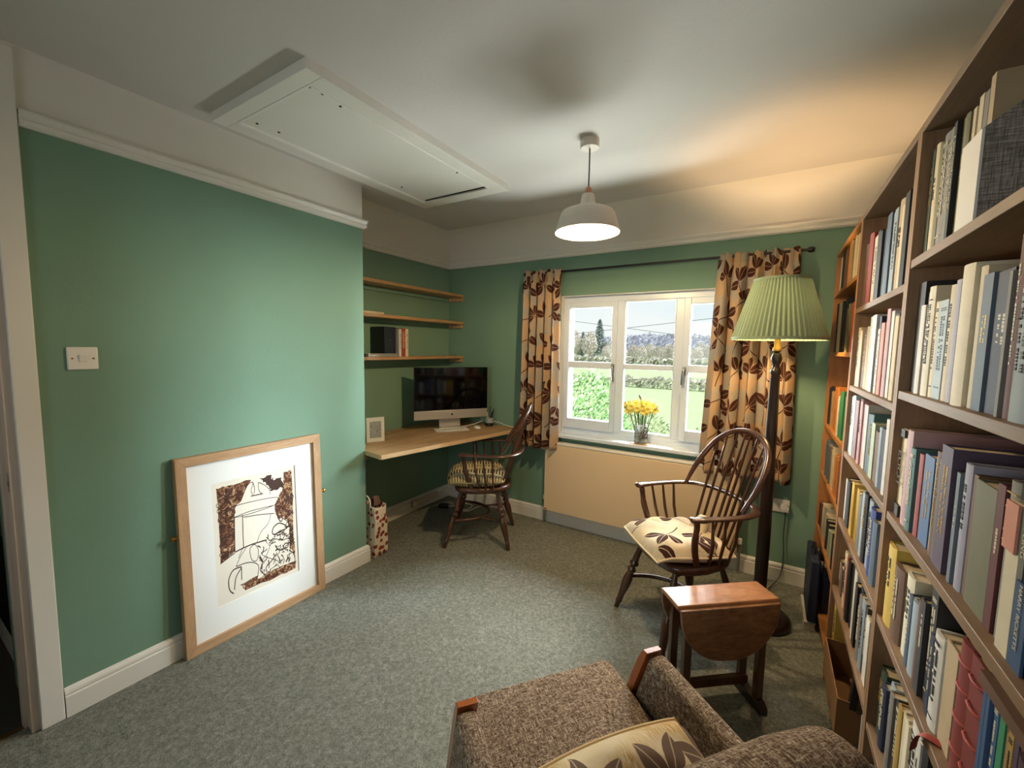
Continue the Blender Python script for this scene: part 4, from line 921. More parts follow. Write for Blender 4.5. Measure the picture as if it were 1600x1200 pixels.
# local: x along the top, y away from the camera
TZ = .482; TL, TW = .222, .066
MB().prism([(-TL, -TW), (TL, -TW), (TL, TW), (-TL, TW)], TZ-.018, TZ).build('table_top', BURR, tb, bevel=.004)
def flap(s):
    pl = [(-TL*.98, 0), (TL*.98, 0)]+[(TL*.98*math.cos(PI*i/24)**1 if False else TL*.96*math.copysign(abs(math.cos(PI*i/24))**.9, math.cos(PI*i/24)), -.02-.20*math.sin(PI*i/24)) for i in range(25)]
    MB().prism(pl, 0, .016, lambda x, y, z: (x, s*(TW+.002+z-.07*y*0.35), TZ-.012+y)).build('drop_leaf', BURRD, tb, bevel=.003)
flap(-1); flap(1)
for sx in (-1, 1):
    for sy in (-1, 1):
        m = MB(); x, y = sx*.165, sy*.050
        m.box(x-.016, x+.016, y-.013, y+.013, .035, TZ-.018); m.build('leg', TABLEW, tb, bevel=.003)
    MB().prism([(-.092, 0), (.092, 0), (.092, .022), (.07, .042), (-.07, .042), (-.092, .022)], -.019, .019, lambda x, y, z: (sx*.165+z, x, y)).build('foot', DARKW, tb, bevel=.003)
    MB().box(sx*.165-.012, sx*.165+.012, -.055, .055, TZ-.07, TZ-.018).build('top_rail', TABLEW, tb, bevel=.002)
MB().box(-.15, .15, -.012, .012, .075, .110).build('stretcher', TABLEW, tb, bevel=.002)
for s in (-1, 1): MB().box(-.15, .15, s*.040-.007, s*.040+.007, TZ-.065, TZ-.018).build('apron', TABLEW, tb)

# ------------------------------------------------------------------ framed etching against the wall
PW, PH, FD = .712, .950, .030
pf = thing('framed_print', 'large oak framed brown etching leaning on the green wall', 'picture', (XL+.028, 1.124, 0))
tl = math.atan2(.026, PH)
def LP(x, y, z):   # x along the wall, y up the frame, z out of the frame
    return (FD*.0+z*math.cos(tl)+.026*(1-y/PH), x, y*math.cos(tl)+z*math.sin(tl)*0+.0)
FW = .043
for nm, pl, mt in (('frame_side', [(-PW/2, 0), (-PW/2+FW, FW), (-PW/2+FW, PH-FW), (-PW/2, PH)], OAKZ), ('frame_side', [(PW/2, 0), (PW/2, PH), (PW/2-FW, PH-FW), (PW/2-FW, FW)], OAKZ),
               ('frame_rail', [(-PW/2, 0), (PW/2, 0), (PW/2-FW, FW), (-PW/2+FW, FW)], OAKX), ('frame_rail', [(-PW/2, PH), (-PW/2+FW, PH-FW), (PW/2-FW, PH-FW), (PW/2, PH)], OAKX)):
    MB().prism(pl, -.026, .004, LP).build(nm, mt, pf, bevel=.0015)
def rect(a, b, c, d): return [(a, c), (b, c), (b, d), (a, d)]
ix, iy0_, iy1_ = PW/2-FW, FW, PH-FW
PX0, PX1, PY0, PY1 = -.212, .205, .176, .796
mb = MB()
for q in (rect(-ix, PX0, iy0_, iy1_), rect(PX1, ix, iy0_, iy1_), rect(PX0, PX1, iy0_, PY0), rect(PX0, PX1, PY1, iy1_)): mb.prism(q, -.014, -.0105, LP)
mb.build('mount', MOUNT, pf)
pr = MB().prism(rect(PX0-.004, PX1+.004, PY0-.004, PY1+.004), -.018, -.0145, LP).build('print_paper', PRINTP, pf)
MB().prism(rect(-ix-.004, ix+.004, iy0_-.004, iy1_+.004), -.026, -.019, LP).build('back_board', OAK, pf)
ART_P={'left': [(0.042, 0.967), (0.174, 0.968), (0.439, 0.969), (0.392, 0.928), (0.303, 0.81), (0.244, 0.774), (0.219, 0.69), (0.21, 0.401), (0.044, 0.342)], 'dark': [(0.55, 0.966), (0.696, 0.969), (0.71, 0.923), (0.826, 0.924), (0.84, 0.817), (0.825, 0.826), (0.681, 0.822), (0.661, 0.856), (0.583, 0.921)], 'right': [(0.855, 0.965), (0.963, 0.965), (0.959, 0.512), (0.963, 0.135), (0.928, 0.215), (0.89, 0.248), (0.908, 0.43), (0.875, 0.508), (0.814, 0.557), (0.749, 0.548), (0.713, 0.67), (0.769, 0.75), (0.832, 0.819)], 'base': [(0.244, 0.099), (0.46, 0.114), (0.457, 0.082), (0.58, 0.101), (0.769, 0.108), (0.976, 0.096), (0.964, 0.028), (0.697, 0.026), (0.301, 0.033)], 'tomb': [(0.225, 0.763), (0.301, 0.784), (0.745, 0.755), (0.707, 0.689), (0.229, 0.687)], 'arm': [(0.729, 0.673), (0.76, 0.66), (0.813, 0.545), (0.771, 0.532)]}
ART_L=[[(0.223, 0.689), (0.414, 0.701), (0.707, 0.689)], [(0.316, 0.69), (0.307, 0.401)], [(0.223, 0.689), (0.209, 0.395)], [(0.209, 0.395), (0.386, 0.408), (0.593, 0.399)], [(0.325, 0.666), (0.512, 0.646), (0.708, 0.614)], [(0.662, 0.625), (0.623, 0.543), (0.526, 0.488), (0.466, 0.404)], [(0.044, 0.342), (0.209, 0.39)], [(0.303, 0.805), (0.392, 0.928), (0.459, 0.943), (0.43, 0.872), (0.456, 0.834)], [(0.459, 0.943), (0.475, 0.885), (0.464, 0.844)], [(0.524, 0.932), (0.525, 0.865), (0.559, 0.825)], [(0.524, 0.932), (0.596, 0.896), (0.66, 0.84), (0.663, 0.794)], [(0.426, 0.829), (0.574, 0.822)], [(0.667, 0.442), (0.687, 0.489), (0.761, 0.511), (0.839, 0.476), (0.868, 0.44), (0.77, 0.435), (0.697, 0.422), (0.667, 0.442)], [(0.813, 0.545), (0.897, 0.48), (0.909, 0.383), (0.89, 0.33)], [(0.737, 0.425), (0.801, 0.421), (0.829, 0.38), (0.793, 0.343)], [(0.634, 0.338), (0.7, 0.378), (0.793, 0.343), (0.89, 0.33), (0.893, 0.2), (0.836, 0.123)], [(0.695, 0.322), (0.752, 0.261), (0.85, 0.259)], [(0.61, 0.412), (0.63, 0.384), (0.701, 0.389)], [(0.634, 0.338), (0.58, 0.263), (0.501, 0.229)], [(0.719, 0.248), (0.651, 0.198), (0.569, 0.154), (0.58, 0.106)], [(0.384, 0.381), (0.443, 0.398), (0.482, 0.334), (0.459, 0.252), (0.402, 0.268), (0.38, 0.339), (0.384, 0.381)], [(0.342, 0.398), (0.266, 0.338), (0.211, 0.268)], [(0.301, 0.409), (0.245, 0.333)], [(0.272, 0.25), (0.175, 0.247), (0.122, 0.179), (0.127, 0.093), (0.17, 0.048)], [(0.271, 0.24), (0.203, 0.175), (0.18, 0.076)], [(0.211, 0.268), (0.33, 0.266), (0.428, 0.238), (0.475, 0.192), (0.46, 0.114)], [(0.272, 0.25), (0.268, 0.134)], [(0.492, 0.287), (0.529, 0.21), (0.494, 0.154), (0.548, 0.093)], [(0.536, 0.275), (0.593, 0.237), (0.741, 0.15), (0.612, 0.119)], [(0.879, 0.228), (0.941, 0.176), (0.959, 0.1), (0.914, 0.078)], [(0.059, 0.87), (0.165, 0.87), (0.288, 0.867)], [(0.05, 0.769), (0.169, 0.774), (0.253, 0.789)], [(0.059, 0.653), (0.159, 0.661), (0.22, 0.658)], [(0.062, 0.539), (0.217, 0.552)], [(0.17, 0.932), (0.178, 0.867)], [(0.128, 0.762), (0.132, 0.657)], [(0.143, 0.633), (0.147, 0.528)], [(0.274, 0.95), (0.295, 0.876)], [(0.822, 0.636), (0.884, 0.599), (0.912, 0.546)], [(0.812, 0.696), (0.861, 0.697), (0.904, 0.63), (0.851, 0.595)], [(0.88, 0.565), (0.93, 0.566)], [(0.917, 0.428), (0.942, 0.352), (0.918, 0.276)]]

def AP(u, v, z): return LP(PX0+.004+(PX1-PX0-.008)*u, PY0+.006+(PY1-PY0-.012)*v, z)
mb = MB()
def tri(mb, poly, z):
    from mathutils.geometry import tessellate_polygon
    for a, b, c in tessellate_polygon([[Vector((p[0], p[1], 0)) for p in poly]]):
        mb.add([AP(*poly[a], z), AP(*poly[b], z), AP(*poly[c], z)], [(0, 1, 2)])
ra = random.Random(2)
def rough(p, n, amp):
    o = []
    for a, b in zip(p, p[1:]+p[:1]):
        for k in range(n):
            t = k/n; j = 0 if k == 0 else amp; o.append((a[0]+(b[0]-a[0])*t+ra.uniform(-j, j), a[1]+(b[1]-a[1])*t+ra.uniform(-j, j)))
    return o
for k in ('left', 'right', 'base'): mb = MB(); tri(mb, rough(ART_P[k], 4, .008), -.0143); mb.build('brown_wash', BROWNINK, pr, smooth=False)
mb = MB(); tri(mb, rough(ART_P['dark'], 5, .016), -.0142); mb.build('dark_wash', DARKINK, pr, smooth=False)
mb = MB()
rr = random.Random(9)
strokes = list(ART_L)+[ART_P['tomb']+[ART_P['tomb'][0]], ART_P['arm']+[ART_P['arm'][0]]]
for k in range(60):
    u, v = rr.uniform(.50, .92), rr.uniform(.10, .42); a = rr.uniform(0, 3.1); l = rr.uniform(.02, .07); strokes.append([(u, v), (u+l*math.cos(a)*.6+.01, v+l*math.sin(a)*.5), (u+l*math.cos(a), v+l*math.sin(a))])
for k in range(46):
    side = rr.random() < .6; u, v = (rr.uniform(.06, .20), rr.uniform(.40, .93)) if side else (rr.uniform(.82, .94), rr.uniform(.25, .75)); a = rr.uniform(0, 6.3); l = .035
    strokes.append([(u+l*math.cos(a+j*.9), v+l*.7*math.sin(a+j*.9)) for j in range(5)])
for s in strokes:
    pts = catmull([(p[0], p[1], 0) for p in s], 4) if len(s) > 2 else [Vector((p[0], p[1], 0)) for p in s]; w = .0046*rr.uniform(.6, 1.3)
    for a, b in zip(pts, pts[1:]):
        d = (b-a); 
        if d.length < 1e-6: continue
        nn = Vector((-d.y*.65, d.x, 0)).normalized()*w; mb.add([AP((a+nn).x, (a+nn).y, -.0141), AP((a-nn).x, (a-nn).y, -.0141), AP((b-nn).x, (b-nn).y, -.0141), AP((b+nn).x, (b+nn).y, -.0141)], [(0, 1, 2, 3)])
tag(mb.build('drawn_lines', DARKINK, pr, smooth=False, recalc=False), kind='stuff')
for s, z in ((-1, .585), (1, .60)):
    MB().lathe([(0, 0), (.008, 0), (.008, .014), (.013, .018), (.012, .026), (0, .028)], 12, (-.004, s*(PW/2), z), (0, s, 0)).build('hanging_ring', BRASS, pf)

# ------------------------------------------------------------------ vase and daffodils
VX, VY, VZ = -.800, 3.132, .782
tag(MB().box(VX-.065, VX+.065, VY-.055, VY+.045, VZ, VZ+.005).build('coaster', OAK, bevel=.001), 'thin square coaster under the vase on the window sill', 'coaster')
vs_ = thing('vase', 'clear glass vase with a dark vine pattern on the window sill', 'vase', (VX, VY, VZ+.005))
MB().lathe([(0, 0), (.045, 0), (.047, .004), (.047, .142), (.0455, .143), (.0445, .141), (.0445, .008), (0, .007)], 28).build('glass_body', VGLASS, vs_)
mb = MB(); rr = random.Random(4)
for k in range(15):
    a = rr.uniform(0, 6.3); z = rr.uniform(.0, .06); pts = []
    for j in range(10):
        pts.append((.0478*math.cos(a), .0478*math.sin(a), min(max(z, .006), .135))); a += rr.uniform(-.28, .28); z += rr.uniform(.004, .014)
    mb.tube(pts, .0024, 5, up=(0, 0, 1))
for k in range(60):
    a = rr.uniform(0, 6.3); z = rr.uniform(.01, .135); s = rr.uniform(.006, .010); q = rr.uniform(0, 3)
    def vp(da, dz): return (.0479*math.cos(a+da/.048), .0479*math.sin(a+da/.048), z+dz)
    mb.add([vp(-s*math.cos(q), -s*math.sin(q)), vp(s*.5*math.sin(q), -s*.5*math.cos(q)), vp(s*math.cos(q), s*math.sin(q)), vp(-s*.5*math.sin(q), s*.5*math.cos(q))], [(0, 1, 2, 3)])
tag(mb.build('vine_pattern', plain('vine_print', (70, 60, 46), .6), vs_), kind='stuff')
MB().lathe([(0, .0085), (.0440, .0085), (.0440, .085), (0, .085)], 24).build('water', glass('vase_water', (.98, .99, .98)), vs_)
PET = plain('daffodil_petal', (250, 244, 160), .6, var=.08); TRU = plain('daffodil_trumpet', (250, 232, 130), .6, var=.08); STEM = plain('daffodil_stem', (84, 112, 58), .5, var=.15)
def daffodil(top, face, base):
    t = thing('daffodil', 'yellow daffodil in the patterned glass vase on the window sill', 'flower', tuple(base), group='daffodils in the vase')
    b = Vector(base); tp = Vector(top)-b; fc = Vector(face).normalized()
    MB().tube(catmull([(0, 0, 0), tp*.5+Vector((0, 0, .01)), tp*.93+Vector((0, 0, .008)), tp], 5), .0035, 6).build('stem', STEM, t)
    q = Vector((0, 0, 1)).rotation_difference(fc); mb = MB()
    for k in range(6):
        a = 2*PI*k/6+.3; ca, sa = math.cos(a), math.sin(a); ta = (-sa, ca)
        pr_ = [(.004, 0, 0), (.018, .011, .004), (.034, .007, .002), (.040, 0, -.002), (.034, -.007, .002), (.018, -.011, .004)]
        mb.add([tp+q @ Vector((r*ca+w*ta[0], r*sa+w*ta[1], z)) for r, w, z in pr_], [(0, 1, 2, 3), (0, 3, 4, 5)])
    mb.build('petals', PET, t, recalc=False)
    MB().lathe([(.006, 0), (.010, .010), (.012, .022), (.017, .028), (.015, .027), (.010, .020), (.007, .006)], 14, tp, fc, mod=lambda i, r, z: .0015*(i % 2) if z > .025 else 0).build('trumpet', TRU, t)
rr = random.Random(12)
heads = [(-.105, .01, .265), (-.085, -.04, .245), (-.07, .03, .285), (-.05, -.05, .27), (-.04, 0, .295), (-.015, -.055, .26), (0, .03, .295), (.02, -.05, .275), (.035, .0, .29), (.055, -.05, .26), (.07, .02, .28), (.092, -.02, .265), (-.1, -.02, .285), (.03, -.06, .25)]
for hx, hy, hz in heads:
    daffodil((VX+hx, VY+hy, VZ+hz), (hx*6+rr.uniform(-.2, .2), -.8+hy*5, .15+rr.uniform(-.2, .2)), (VX+hx*.28, VY+hy*.3, VZ+.03))
bd = thing('daffodil_bud', 'unopened daffodil bud standing above the yellow flowers in the vase', 'flower', (VX, VY, VZ+.03))
MB().tube([(0, 0, 0), (-.003, 0, .2), (-.008, -.01, .305)], .003, 6).build('stem', STEM, bd); MB().lathe([(.003, 0), (.007, .012), (.007, .026), (.001, .042)], 10, (-.008, -.01, .30), (-.4, -.1, 1)).build('bud', BARK, bd)
for k in range(7):
    a = rr.uniform(0, 6.3); r = rr.uniform(.02, .05); h = rr.uniform(.20, .30)
    lf_ = MB().tube([(0, 0, 0), (r*.4*math.cos(a), r*.4*math.sin(a), h*.6), (r*1.6*math.cos(a), r*.9*math.sin(a), h)], [.005, .006, .001], 6, flat=(1, .25)).sh((-VX-.006*math.cos(a), -VY-.006*math.sin(a), -VZ-.025))
    tag(lf_.build('daffodil_leaf', STEM), 'green strap leaf among the daffodil stems in the vase', 'leaf', 'daffodil leaves in the vase')

# ------------------------------------------------------------------ upholstered armchair in the foreground
AF = Vector((-.789, .614, 0)); AO = Vector((-.568, 1.117, 0))-AF*.27
ac = thing('armchair', 'brown tweed armchair with polished orange wood arm tips in the foreground', 'armchair', tuple(AO), heading(AF))
def rbox(x0, x1, y0, y1, z0, z1, r, mat, name, fn=None, seg=4, sub=1):
    bm = bmesh.new(); bmesh.ops.create_cube(bm, size=1)
    for v in bm.verts: v.co = Vector(((x0+x1)/2+v.co.x*(x1-x0), (y0+y1)/2+v.co.y*(y1-y0), (z0+z1)/2+v.co.z*(z1-z0)))
    bmesh.ops.bevel(bm, geom=list(bm.edges), offset=r, segments=seg, affect='EDGES', profile=.5)
    if fn: bmesh.ops.subdivide_edges(bm, edges=[e for e in bm.edges if e.calc_length() > .10], cuts=3, use_grid_fill=True)
    if fn:
        for v in bm.verts: v.co = Vector(fn(*v.co))
    me = bpy.data.meshes.new(name); bm.to_mesh(me); bm.free(); me.materials.append(mat)
    me.polygons.foreach_set('use_smooth', [True]*len(me.polygons)); me.set_sharp_from_angle(angle=math.radians(50))
    o = bpy.data.objects.new(name, me); COL.objects.link(o); o.parent = ac; return o
rbox(-.252, .252, -.30, .27, .30, .425, .022, TWEED, 'seat_cushion', lambda x, y, z: (x, y, z+(.014*(1-(x/.252)**2)*(1-((y+.015)/.285)**2) if z > .36 else 0)+.02*(y+.015)/.285*(z > .3)))
rbox(-.250, .250, -.30, .24, .20, .30, .012, TWEED, 'seat_base')
for s in (-1, 1):
    def armf(x, y, z):
        fr = max(0, min(1, (y+.36)/.45)); yy = y+(.58-z)*.36*fr**2
        return (x+s*.006*math.sin(3*z), yy, z-.020*(1-fr)*(z > .4))
    rbox(s*.284-.029, s*.284+.029, -.40, .085, .20, .580, .022, TWEED, 'arm_panel', armf)
    inn = [(.085+(.58-z)*.36, z) for z in (.584, .55, .48, .40, .32, .25, .18)]; out = [(y+w, z+dz) for (y, z), w, dz in zip(inn, (.016, .026, .028, .028, .028, .028, .030), (.004, 0, 0, 0, 0, 0, 0))]
    poly_ = [(inn[0][0]-.004, .588)]+out+[(.262, .10), (.265, 0), (.243, 0), (.236, .10)]+inn[::-1]
    m_ = MB(); m_.prism(poly_, -.0275, .0275, lambda x, y, z: (s*.284+z*(1 if y > .2 else .62), x, y)); m_.build('wooden_arm_front', BEECH, ac, bevel=.007, seg=3)
    MB().tube([(s*.24, -.33, .24), (s*.25, -.40, 0)], [.022, .015], 10).build('rear_leg', BEECH, ac)
def backf(x, y, z):
    q = (z-.28)/.55; k = 1-.12*max(0, q-.2)*1.0
    return (x, y-.085*q+.022*math.sin(PI*q)*(1-(x/.27)**2)-.02*(abs(x)/.27)**2*0, z-(.035*(abs(x)/.26)**3 if z > .7 else 0))
rbox(-.268, .268, -.425, -.305, .22, .858, .054, TWEED, 'back_rest', backf, seg=5)
# cushion tilted against the back
cc = AO+AF*(-.228)+Vector((.614, .789, 0))*(-.02)
q_ = Matrix.Rotation(heading(AF), 4, 'Z') @ Matrix.Rotation(math.radians(-4), 4, 'Z') @ Matrix.Rotation(math.radians(38), 4, 'X') @ Matrix.Rotation(math.radians(4), 4, 'Z')
pillow('scatter_cushion', 'gold leaf print scatter cushion leaning on the armchair back', CUSHIONG, (cc.x, cc.y, .533), q_.to_euler(), .40, .25, .18, 0, .10, 7, puff=.45)

# ------------------------------------------------------------------ bookcases
XB = .285
def bookcase(label, y0, y1, ztop, shelves, bm_, vm, x0=XB):
    """y0 near end, y1 far end"""
    t = thing('bookcase', label, 'bookcase', (x0+.13, (y0+y1)/2, 0), group='bookcases along the right wall'); l = t.location; T = .019
    x1 = XR-.004
    for y in (y0, y1-T): MB().box(x0, x1, y, y+T, 0, ztop).sh(l).build('side_panel', vm, t, bevel=.0012)
    MB().box(x0, x1-.006, y0+T, y1-T, ztop-.022, ztop).sh(l).build('top_panel', bm_, t, bevel=.0012)
    for z in shelves: MB().box(x0+.002, x1-.006, y0+T, y1-T, z-.021, z).sh(l).build('shelf', bm_, t, bevel=.0012)
    MB().box(x1-.005, x1, y0+T, y1-T, .05, ztop-.022).sh(l).build('back_panel', vm, t)
    MB().box(x0+.02, x0+.036, y0+T, y1-T, 0, shelves[-1]-.021).sh(l).build('plinth', bm_, t)
    return t
S1 = [1.720, 1.385, 1.060, .768, .445, .10]; S2 = [1.668, 1.345, 1.060, .766, .455, .10]; S3 = [1.820, 1.485, 1.065, .775, .45, .10]
B1 = bookcase('nearest brown bookcase packed with books, cut off by the right frame edge', .10, 1.488, 2.055, S1, CASEW, CASEV)
B2 = bookcase('middle brown bookcase of books between the nearest bookcase and the oak one', 1.489, 2.294, 2.055, S2, CASEW, CASEV)
B3 = bookcase('orange oak bookcase beside the floor lamp in the far corner', 2.296, 3.118, 2.055, S3, OAKC, OAKCV)
ORD = 'first second third fourth fifth sixth seventh eighth ninth tenth eleventh twelfth thirteenth fourteenth fifteenth sixteenth seventeenth eighteenth nineteenth twentieth twenty-first twenty-second twenty-third'.split()
SHN = ['top shelf', 'second shelf', 'third shelf', 'fourth shelf', 'fifth shelf', 'bottom shelf']
CSN = {1: 'nearest bookcase', 2: 'middle bookcase', 3: 'oak bookcase'}
SHZ = {1: S1, 2: S2, 3: S3}
ROWS=[
 (1,0,1.466,[(0.031, 0.258, 'dark green'), (0.03, 0.261, 'cream'), (0.026, 0.251, 'olive'), (0.052, 0.257, 'grey'), (0.039, 0.251, 'grey green'), (0.018, 0.251, 'black'), (0.026, 0.249, 'olive'), (0.026, 0.244, 'olive green'), (0.017, 0.244, 'cream')]),
 (1,1,1.466,[(0.062, 0.273, 'black'), (0.033, 0.213, 'white'), (0.026, 0.241, 'brown'), (0.043, 0.249, 'ivory'), (0.027, 0.212, 'cream'), (0.055, 0.211, 'pale blue'), (0.031, 0.237, 'cream'), (0.028, 0.243, 'lavender'), (0.019, 0.239, 'black'), (0.056, 0.262, 'ivory'), (0.031, 0.251, 'cream'), (0.041, 0.233, 'slate blue'), (0.061, 0.231, 'navy'), (0.012, 0.224, 'grey'), (0.022, 0.275, 'maroon'), (0.062, 0.248, 'silver blue'), (0.012, 0.17, 'green'), (0.036, 0.243, 'tan'), (0.019, 0.232, 'brown'), (0.019, 0.226, 'olive'), (0.023, 0.222, 'ivory')]),
 (1,2,1.466,[(0.049, 0.228, 'cream'), (0.026, 0.215, 'buff'), (0.043, 0.236, 'pink'), (0.036, 0.199, 'teal'), (0.029, 0.193, 'red'), (0.067, 0.199, 'blue'), (0.019, 0.204, 'ivory'), (0.026, 0.222, 'brown'), (0.018, 0.209, 'olive'), (0.061, 0.244, 'purple'), (0.021, 0.203, 'grey green'), (0.017, 0.207, 'grey blue'), (0.033, 0.23, 'lavender'), (0.019, 0.217, 'brown'), (0.081, 0.214, 'olive green'), (0.025, 0.228, 'maroon'), (0.031, 0.241, 'grey'), (0.038, 0.219, 'salmon'), (0.038, 0.237, 'navy'), (0.033, 0.244, 'black')]),
 (1,3,1.466,[(0.071, 0.213, 'yellow'), (0.074, 0.187, 'brown'), (0.056, 0.197, 'ivory'), (0.023, 0.167, 'slate blue'), (0.041, 0.169, 'silver blue'), (0.025, 0.19, 'brown'), (0.03, 0.203, 'charcoal'), (0.04, 0.245, 'black'), (0.018, 0.166, 'navy'), (0.047, 0.187, 'white'), (0.056, 0.196, 'buff'), (0.046, 0.235, 'oxblood'), (0.052, 0.235, 'oxblood'), (0.012, 0.214, 'blue'), (0.012, 0.217, 'blue'), (0.018, 0.217, 'blue'), (0.017, 0.215, 'green'), (0.016, 0.215, 'tan'), (0.016, 0.212, 'mustard'), (0.012, 0.207, 'purple'), (0.012, 0.208, 'wine'), (0.045, 0.206, 'plum')]),
 (1,4,1.466,[(0.055, 0.183, 'dark green'), (0.041, 0.171, 'navy'), (0.036, 0.203, 'pale blue'), (0.033, 0.202, 'grey'), (0.033, 0.204, 'charcoal'), (0.032, 0.218, 'mustard'), (0.027, 0.223, 'cream'), (0.026, 0.224, 'ivory'), (0.056, 0.261, 'white'), (0.021, 0.248, 'white'), (0.024, 0.254, 'navy'), (0.033, 0.272, 'black')]),
 (2,0,2.272,[(0.056, 0.251, 'brown'), (0.056, 0.243, 'brown'), (0.066, 0.27, 'red'), (0.064, 0.247, 'cream'), (0.046, 0.253, 'charcoal'), (0.046, 0.241, 'charcoal'), (0.035, 0.238, 'black'), (0.065, 0.275, 'slate blue'), (0.044, 0.267, 'silver blue'), (0.044, 0.264, 'silver blue'), (0.06, 0.275, 'buff'), (0.034, 0.246, 'cream'), (0.05, 0.271, 'black'), (0.048, 0.233, 'grey'), (0.048, 0.223, 'grey')]),
 (2,1,2.272,[(0.049, 0.242, 'cream'), (0.049, 0.229, 'cream'), (0.062, 0.234, 'brown'), (0.037, 0.239, 'buff'), (0.037, 0.236, 'buff'), (0.057, 0.271, 'pale green'), (0.067, 0.272, 'white'), (0.037, 0.263, 'black'), (0.034, 0.218, 'white'), (0.042, 0.237, 'salmon'), (0.04, 0.268, 'pink'), (0.04, 0.275, 'pink'), (0.037, 0.266, 'white'), (0.039, 0.254, 'black'), (0.039, 0.245, 'cream'), (0.029, 0.24, 'buff'), (0.063, 0.242, 'dark green')]),
 (2,2,2.272,[(0.05, 0.239, 'pale blue'), (0.05, 0.248, 'pale blue'), (0.055, 0.234, 'mauve'), (0.055, 0.242, 'mauve'), (0.038, 0.241, 'pink'), (0.038, 0.233, 'pink'), (0.037, 0.233, 'white'), (0.054, 0.207, 'slate blue'), (0.043, 0.211, 'teal'), (0.056, 0.188, 'pale green'), (0.067, 0.168, 'brown'), (0.029, 0.191, 'silver blue'), (0.054, 0.192, 'navy'), (0.034, 0.228, 'white'), (0.048, 0.235, 'charcoal'), (0.051, 0.237, 'black')]),
 (2,3,2.272,[(0.045, 0.177, 'white'), (0.045, 0.19, 'black'), (0.045, 0.191, 'black'), (0.045, 0.183, 'black'), (0.054, 0.211, 'yellow'), (0.054, 0.201, 'yellow'), (0.043, 0.197, 'white'), (0.043, 0.203, 'grey'), (0.051, 0.229, 'pale blue'), (0.046, 0.238, 'black'), (0.052, 0.231, 'silver blue'), (0.063, 0.22, 'royal blue'), (0.054, 0.199, 'slate blue'), (0.062, 0.167, 'white'), (0.059, 0.186, 'blue')]),
 (2,4,2.272,[(0.053, 0.13, 'brown'), (0.053, 0.12, 'brown'), (0.048, 0.209, 'cream'), (0.048, 0.2, 'cream'), (0.054, 0.219, 'red'), (0.047, 0.237, 'black'), (0.047, 0.25, 'black'), (0.036, 0.246, 'white'), (0.036, 0.256, 'white'), (0.042, 0.221, 'black'), (0.042, 0.23, 'black'), (0.04, 0.221, 'grey'), (0.045, 0.227, 'silver blue'), (0.03, 0.229, 'charcoal'), (0.049, 0.211, 'white'), (0.049, 0.175, 'tan'), (0.039, 0.197, 'pale blue')]),
 (3,0,3.097,[(0.047, 0.213, 'white'), (0.047, 0.222, 'white'), (0.049, 0.236, 'charcoal'), (0.049, 0.227, 'charcoal'), (0.054, 0.226, 'brown'), (0.054, 0.22, 'brown'), (0.038, 0.25, 'orange'), (0.038, 0.254, 'orange'), (0.038, 0.257, 'orange'), (0.055, 0.241, 'tan'), (0.055, 0.252, 'tan'), (0.047, 0.225, 'cream'), (0.047, 0.236, 'cream'), (0.041, 0.225, 'brown'), (0.041, 0.213, 'brown'), (0.041, 0.228, 'brown'), (0.041, 0.23, 'brown')]),
 (3,1,3.097,[(0.047, 0.275, 'black'), (0.047, 0.275, 'black'), (0.046, 0.275, 'cream'), (0.046, 0.269, 'cream'), (0.046, 0.275, 'cream'), (0.043, 0.27, 'charcoal'), (0.043, 0.258, 'charcoal'), (0.043, 0.275, 'charcoal'), (0.043, 0.275, 'charcoal'), (0.043, 0.212, 'buff'), (0.043, 0.213, 'buff'), (0.054, 0.232, 'olive'), (0.054, 0.226, 'olive'), (0.047, 0.229, 'red'), (0.047, 0.241, 'red'), (0.045, 0.233, 'ivory'), (0.045, 0.235, 'ivory')]),
 (3,2,3.097,[(0.045, 0.212, 'black'), (0.045, 0.223, 'black'), (0.045, 0.222, 'black'), (0.041, 0.201, 'tan'), (0.041, 0.201, 'tan'), (0.043, 0.232, 'orange'), (0.043, 0.229, 'orange'), (0.043, 0.235, 'orange'), (0.041, 0.192, 'white'), (0.041, 0.19, 'white'), (0.041, 0.182, 'white'), (0.042, 0.224, 'green'), (0.042, 0.218, 'green'), (0.042, 0.233, 'green'), (0.042, 0.21, 'green'), (0.038, 0.214, 'pink'), (0.038, 0.2, 'pink'), (0.064, 0.215, 'maroon')]),
 (3,3,3.097,[(0.042, 0.191, 'slate blue'), (0.042, 0.195, 'slate blue'), (0.042, 0.184, 'slate blue'), (0.042, 0.192, 'slate blue'), (0.042, 0.19, 'slate blue'), (0.055, 0.191, 'grey'), (0.055, 0.186, 'grey'), (0.039, 0.198, 'cream'), (0.039, 0.213, 'cream'), (0.039, 0.189, 'cream'), (0.042, 0.196, 'orange'), (0.042, 0.193, 'orange'), (0.042, 0.187, 'orange'), (0.039, 0.208, 'brown'), (0.039, 0.212, 'brown'), (0.039, 0.201, 'brown'), (0.048, 0.231, 'white'), (0.048, 0.227, 'white')]),
 (3,4,3.097,[(0.048, 0.134, 'maroon'), (0.048, 0.141, 'maroon'), (0.048, 0.129, 'maroon'), (0.046, 0.169, 'ivory'), (0.046, 0.171, 'ivory'), (0.046, 0.181, 'ivory'), (0.046, 0.157, 'ivory'), (0.046, 0.156, 'ivory'), (0.044, 0.153, 'charcoal'), (0.044, 0.145, 'charcoal'), (0.041, 0.13, 'pale green'), (0.041, 0.138, 'pale green'), (0.041, 0.133, 'pale green'), (0.04, 0.174, 'black'), (0.04, 0.166, 'black'), (0.063, 0.164, 'silver blue'), (0.053, 0.168, 'brown')]),
]

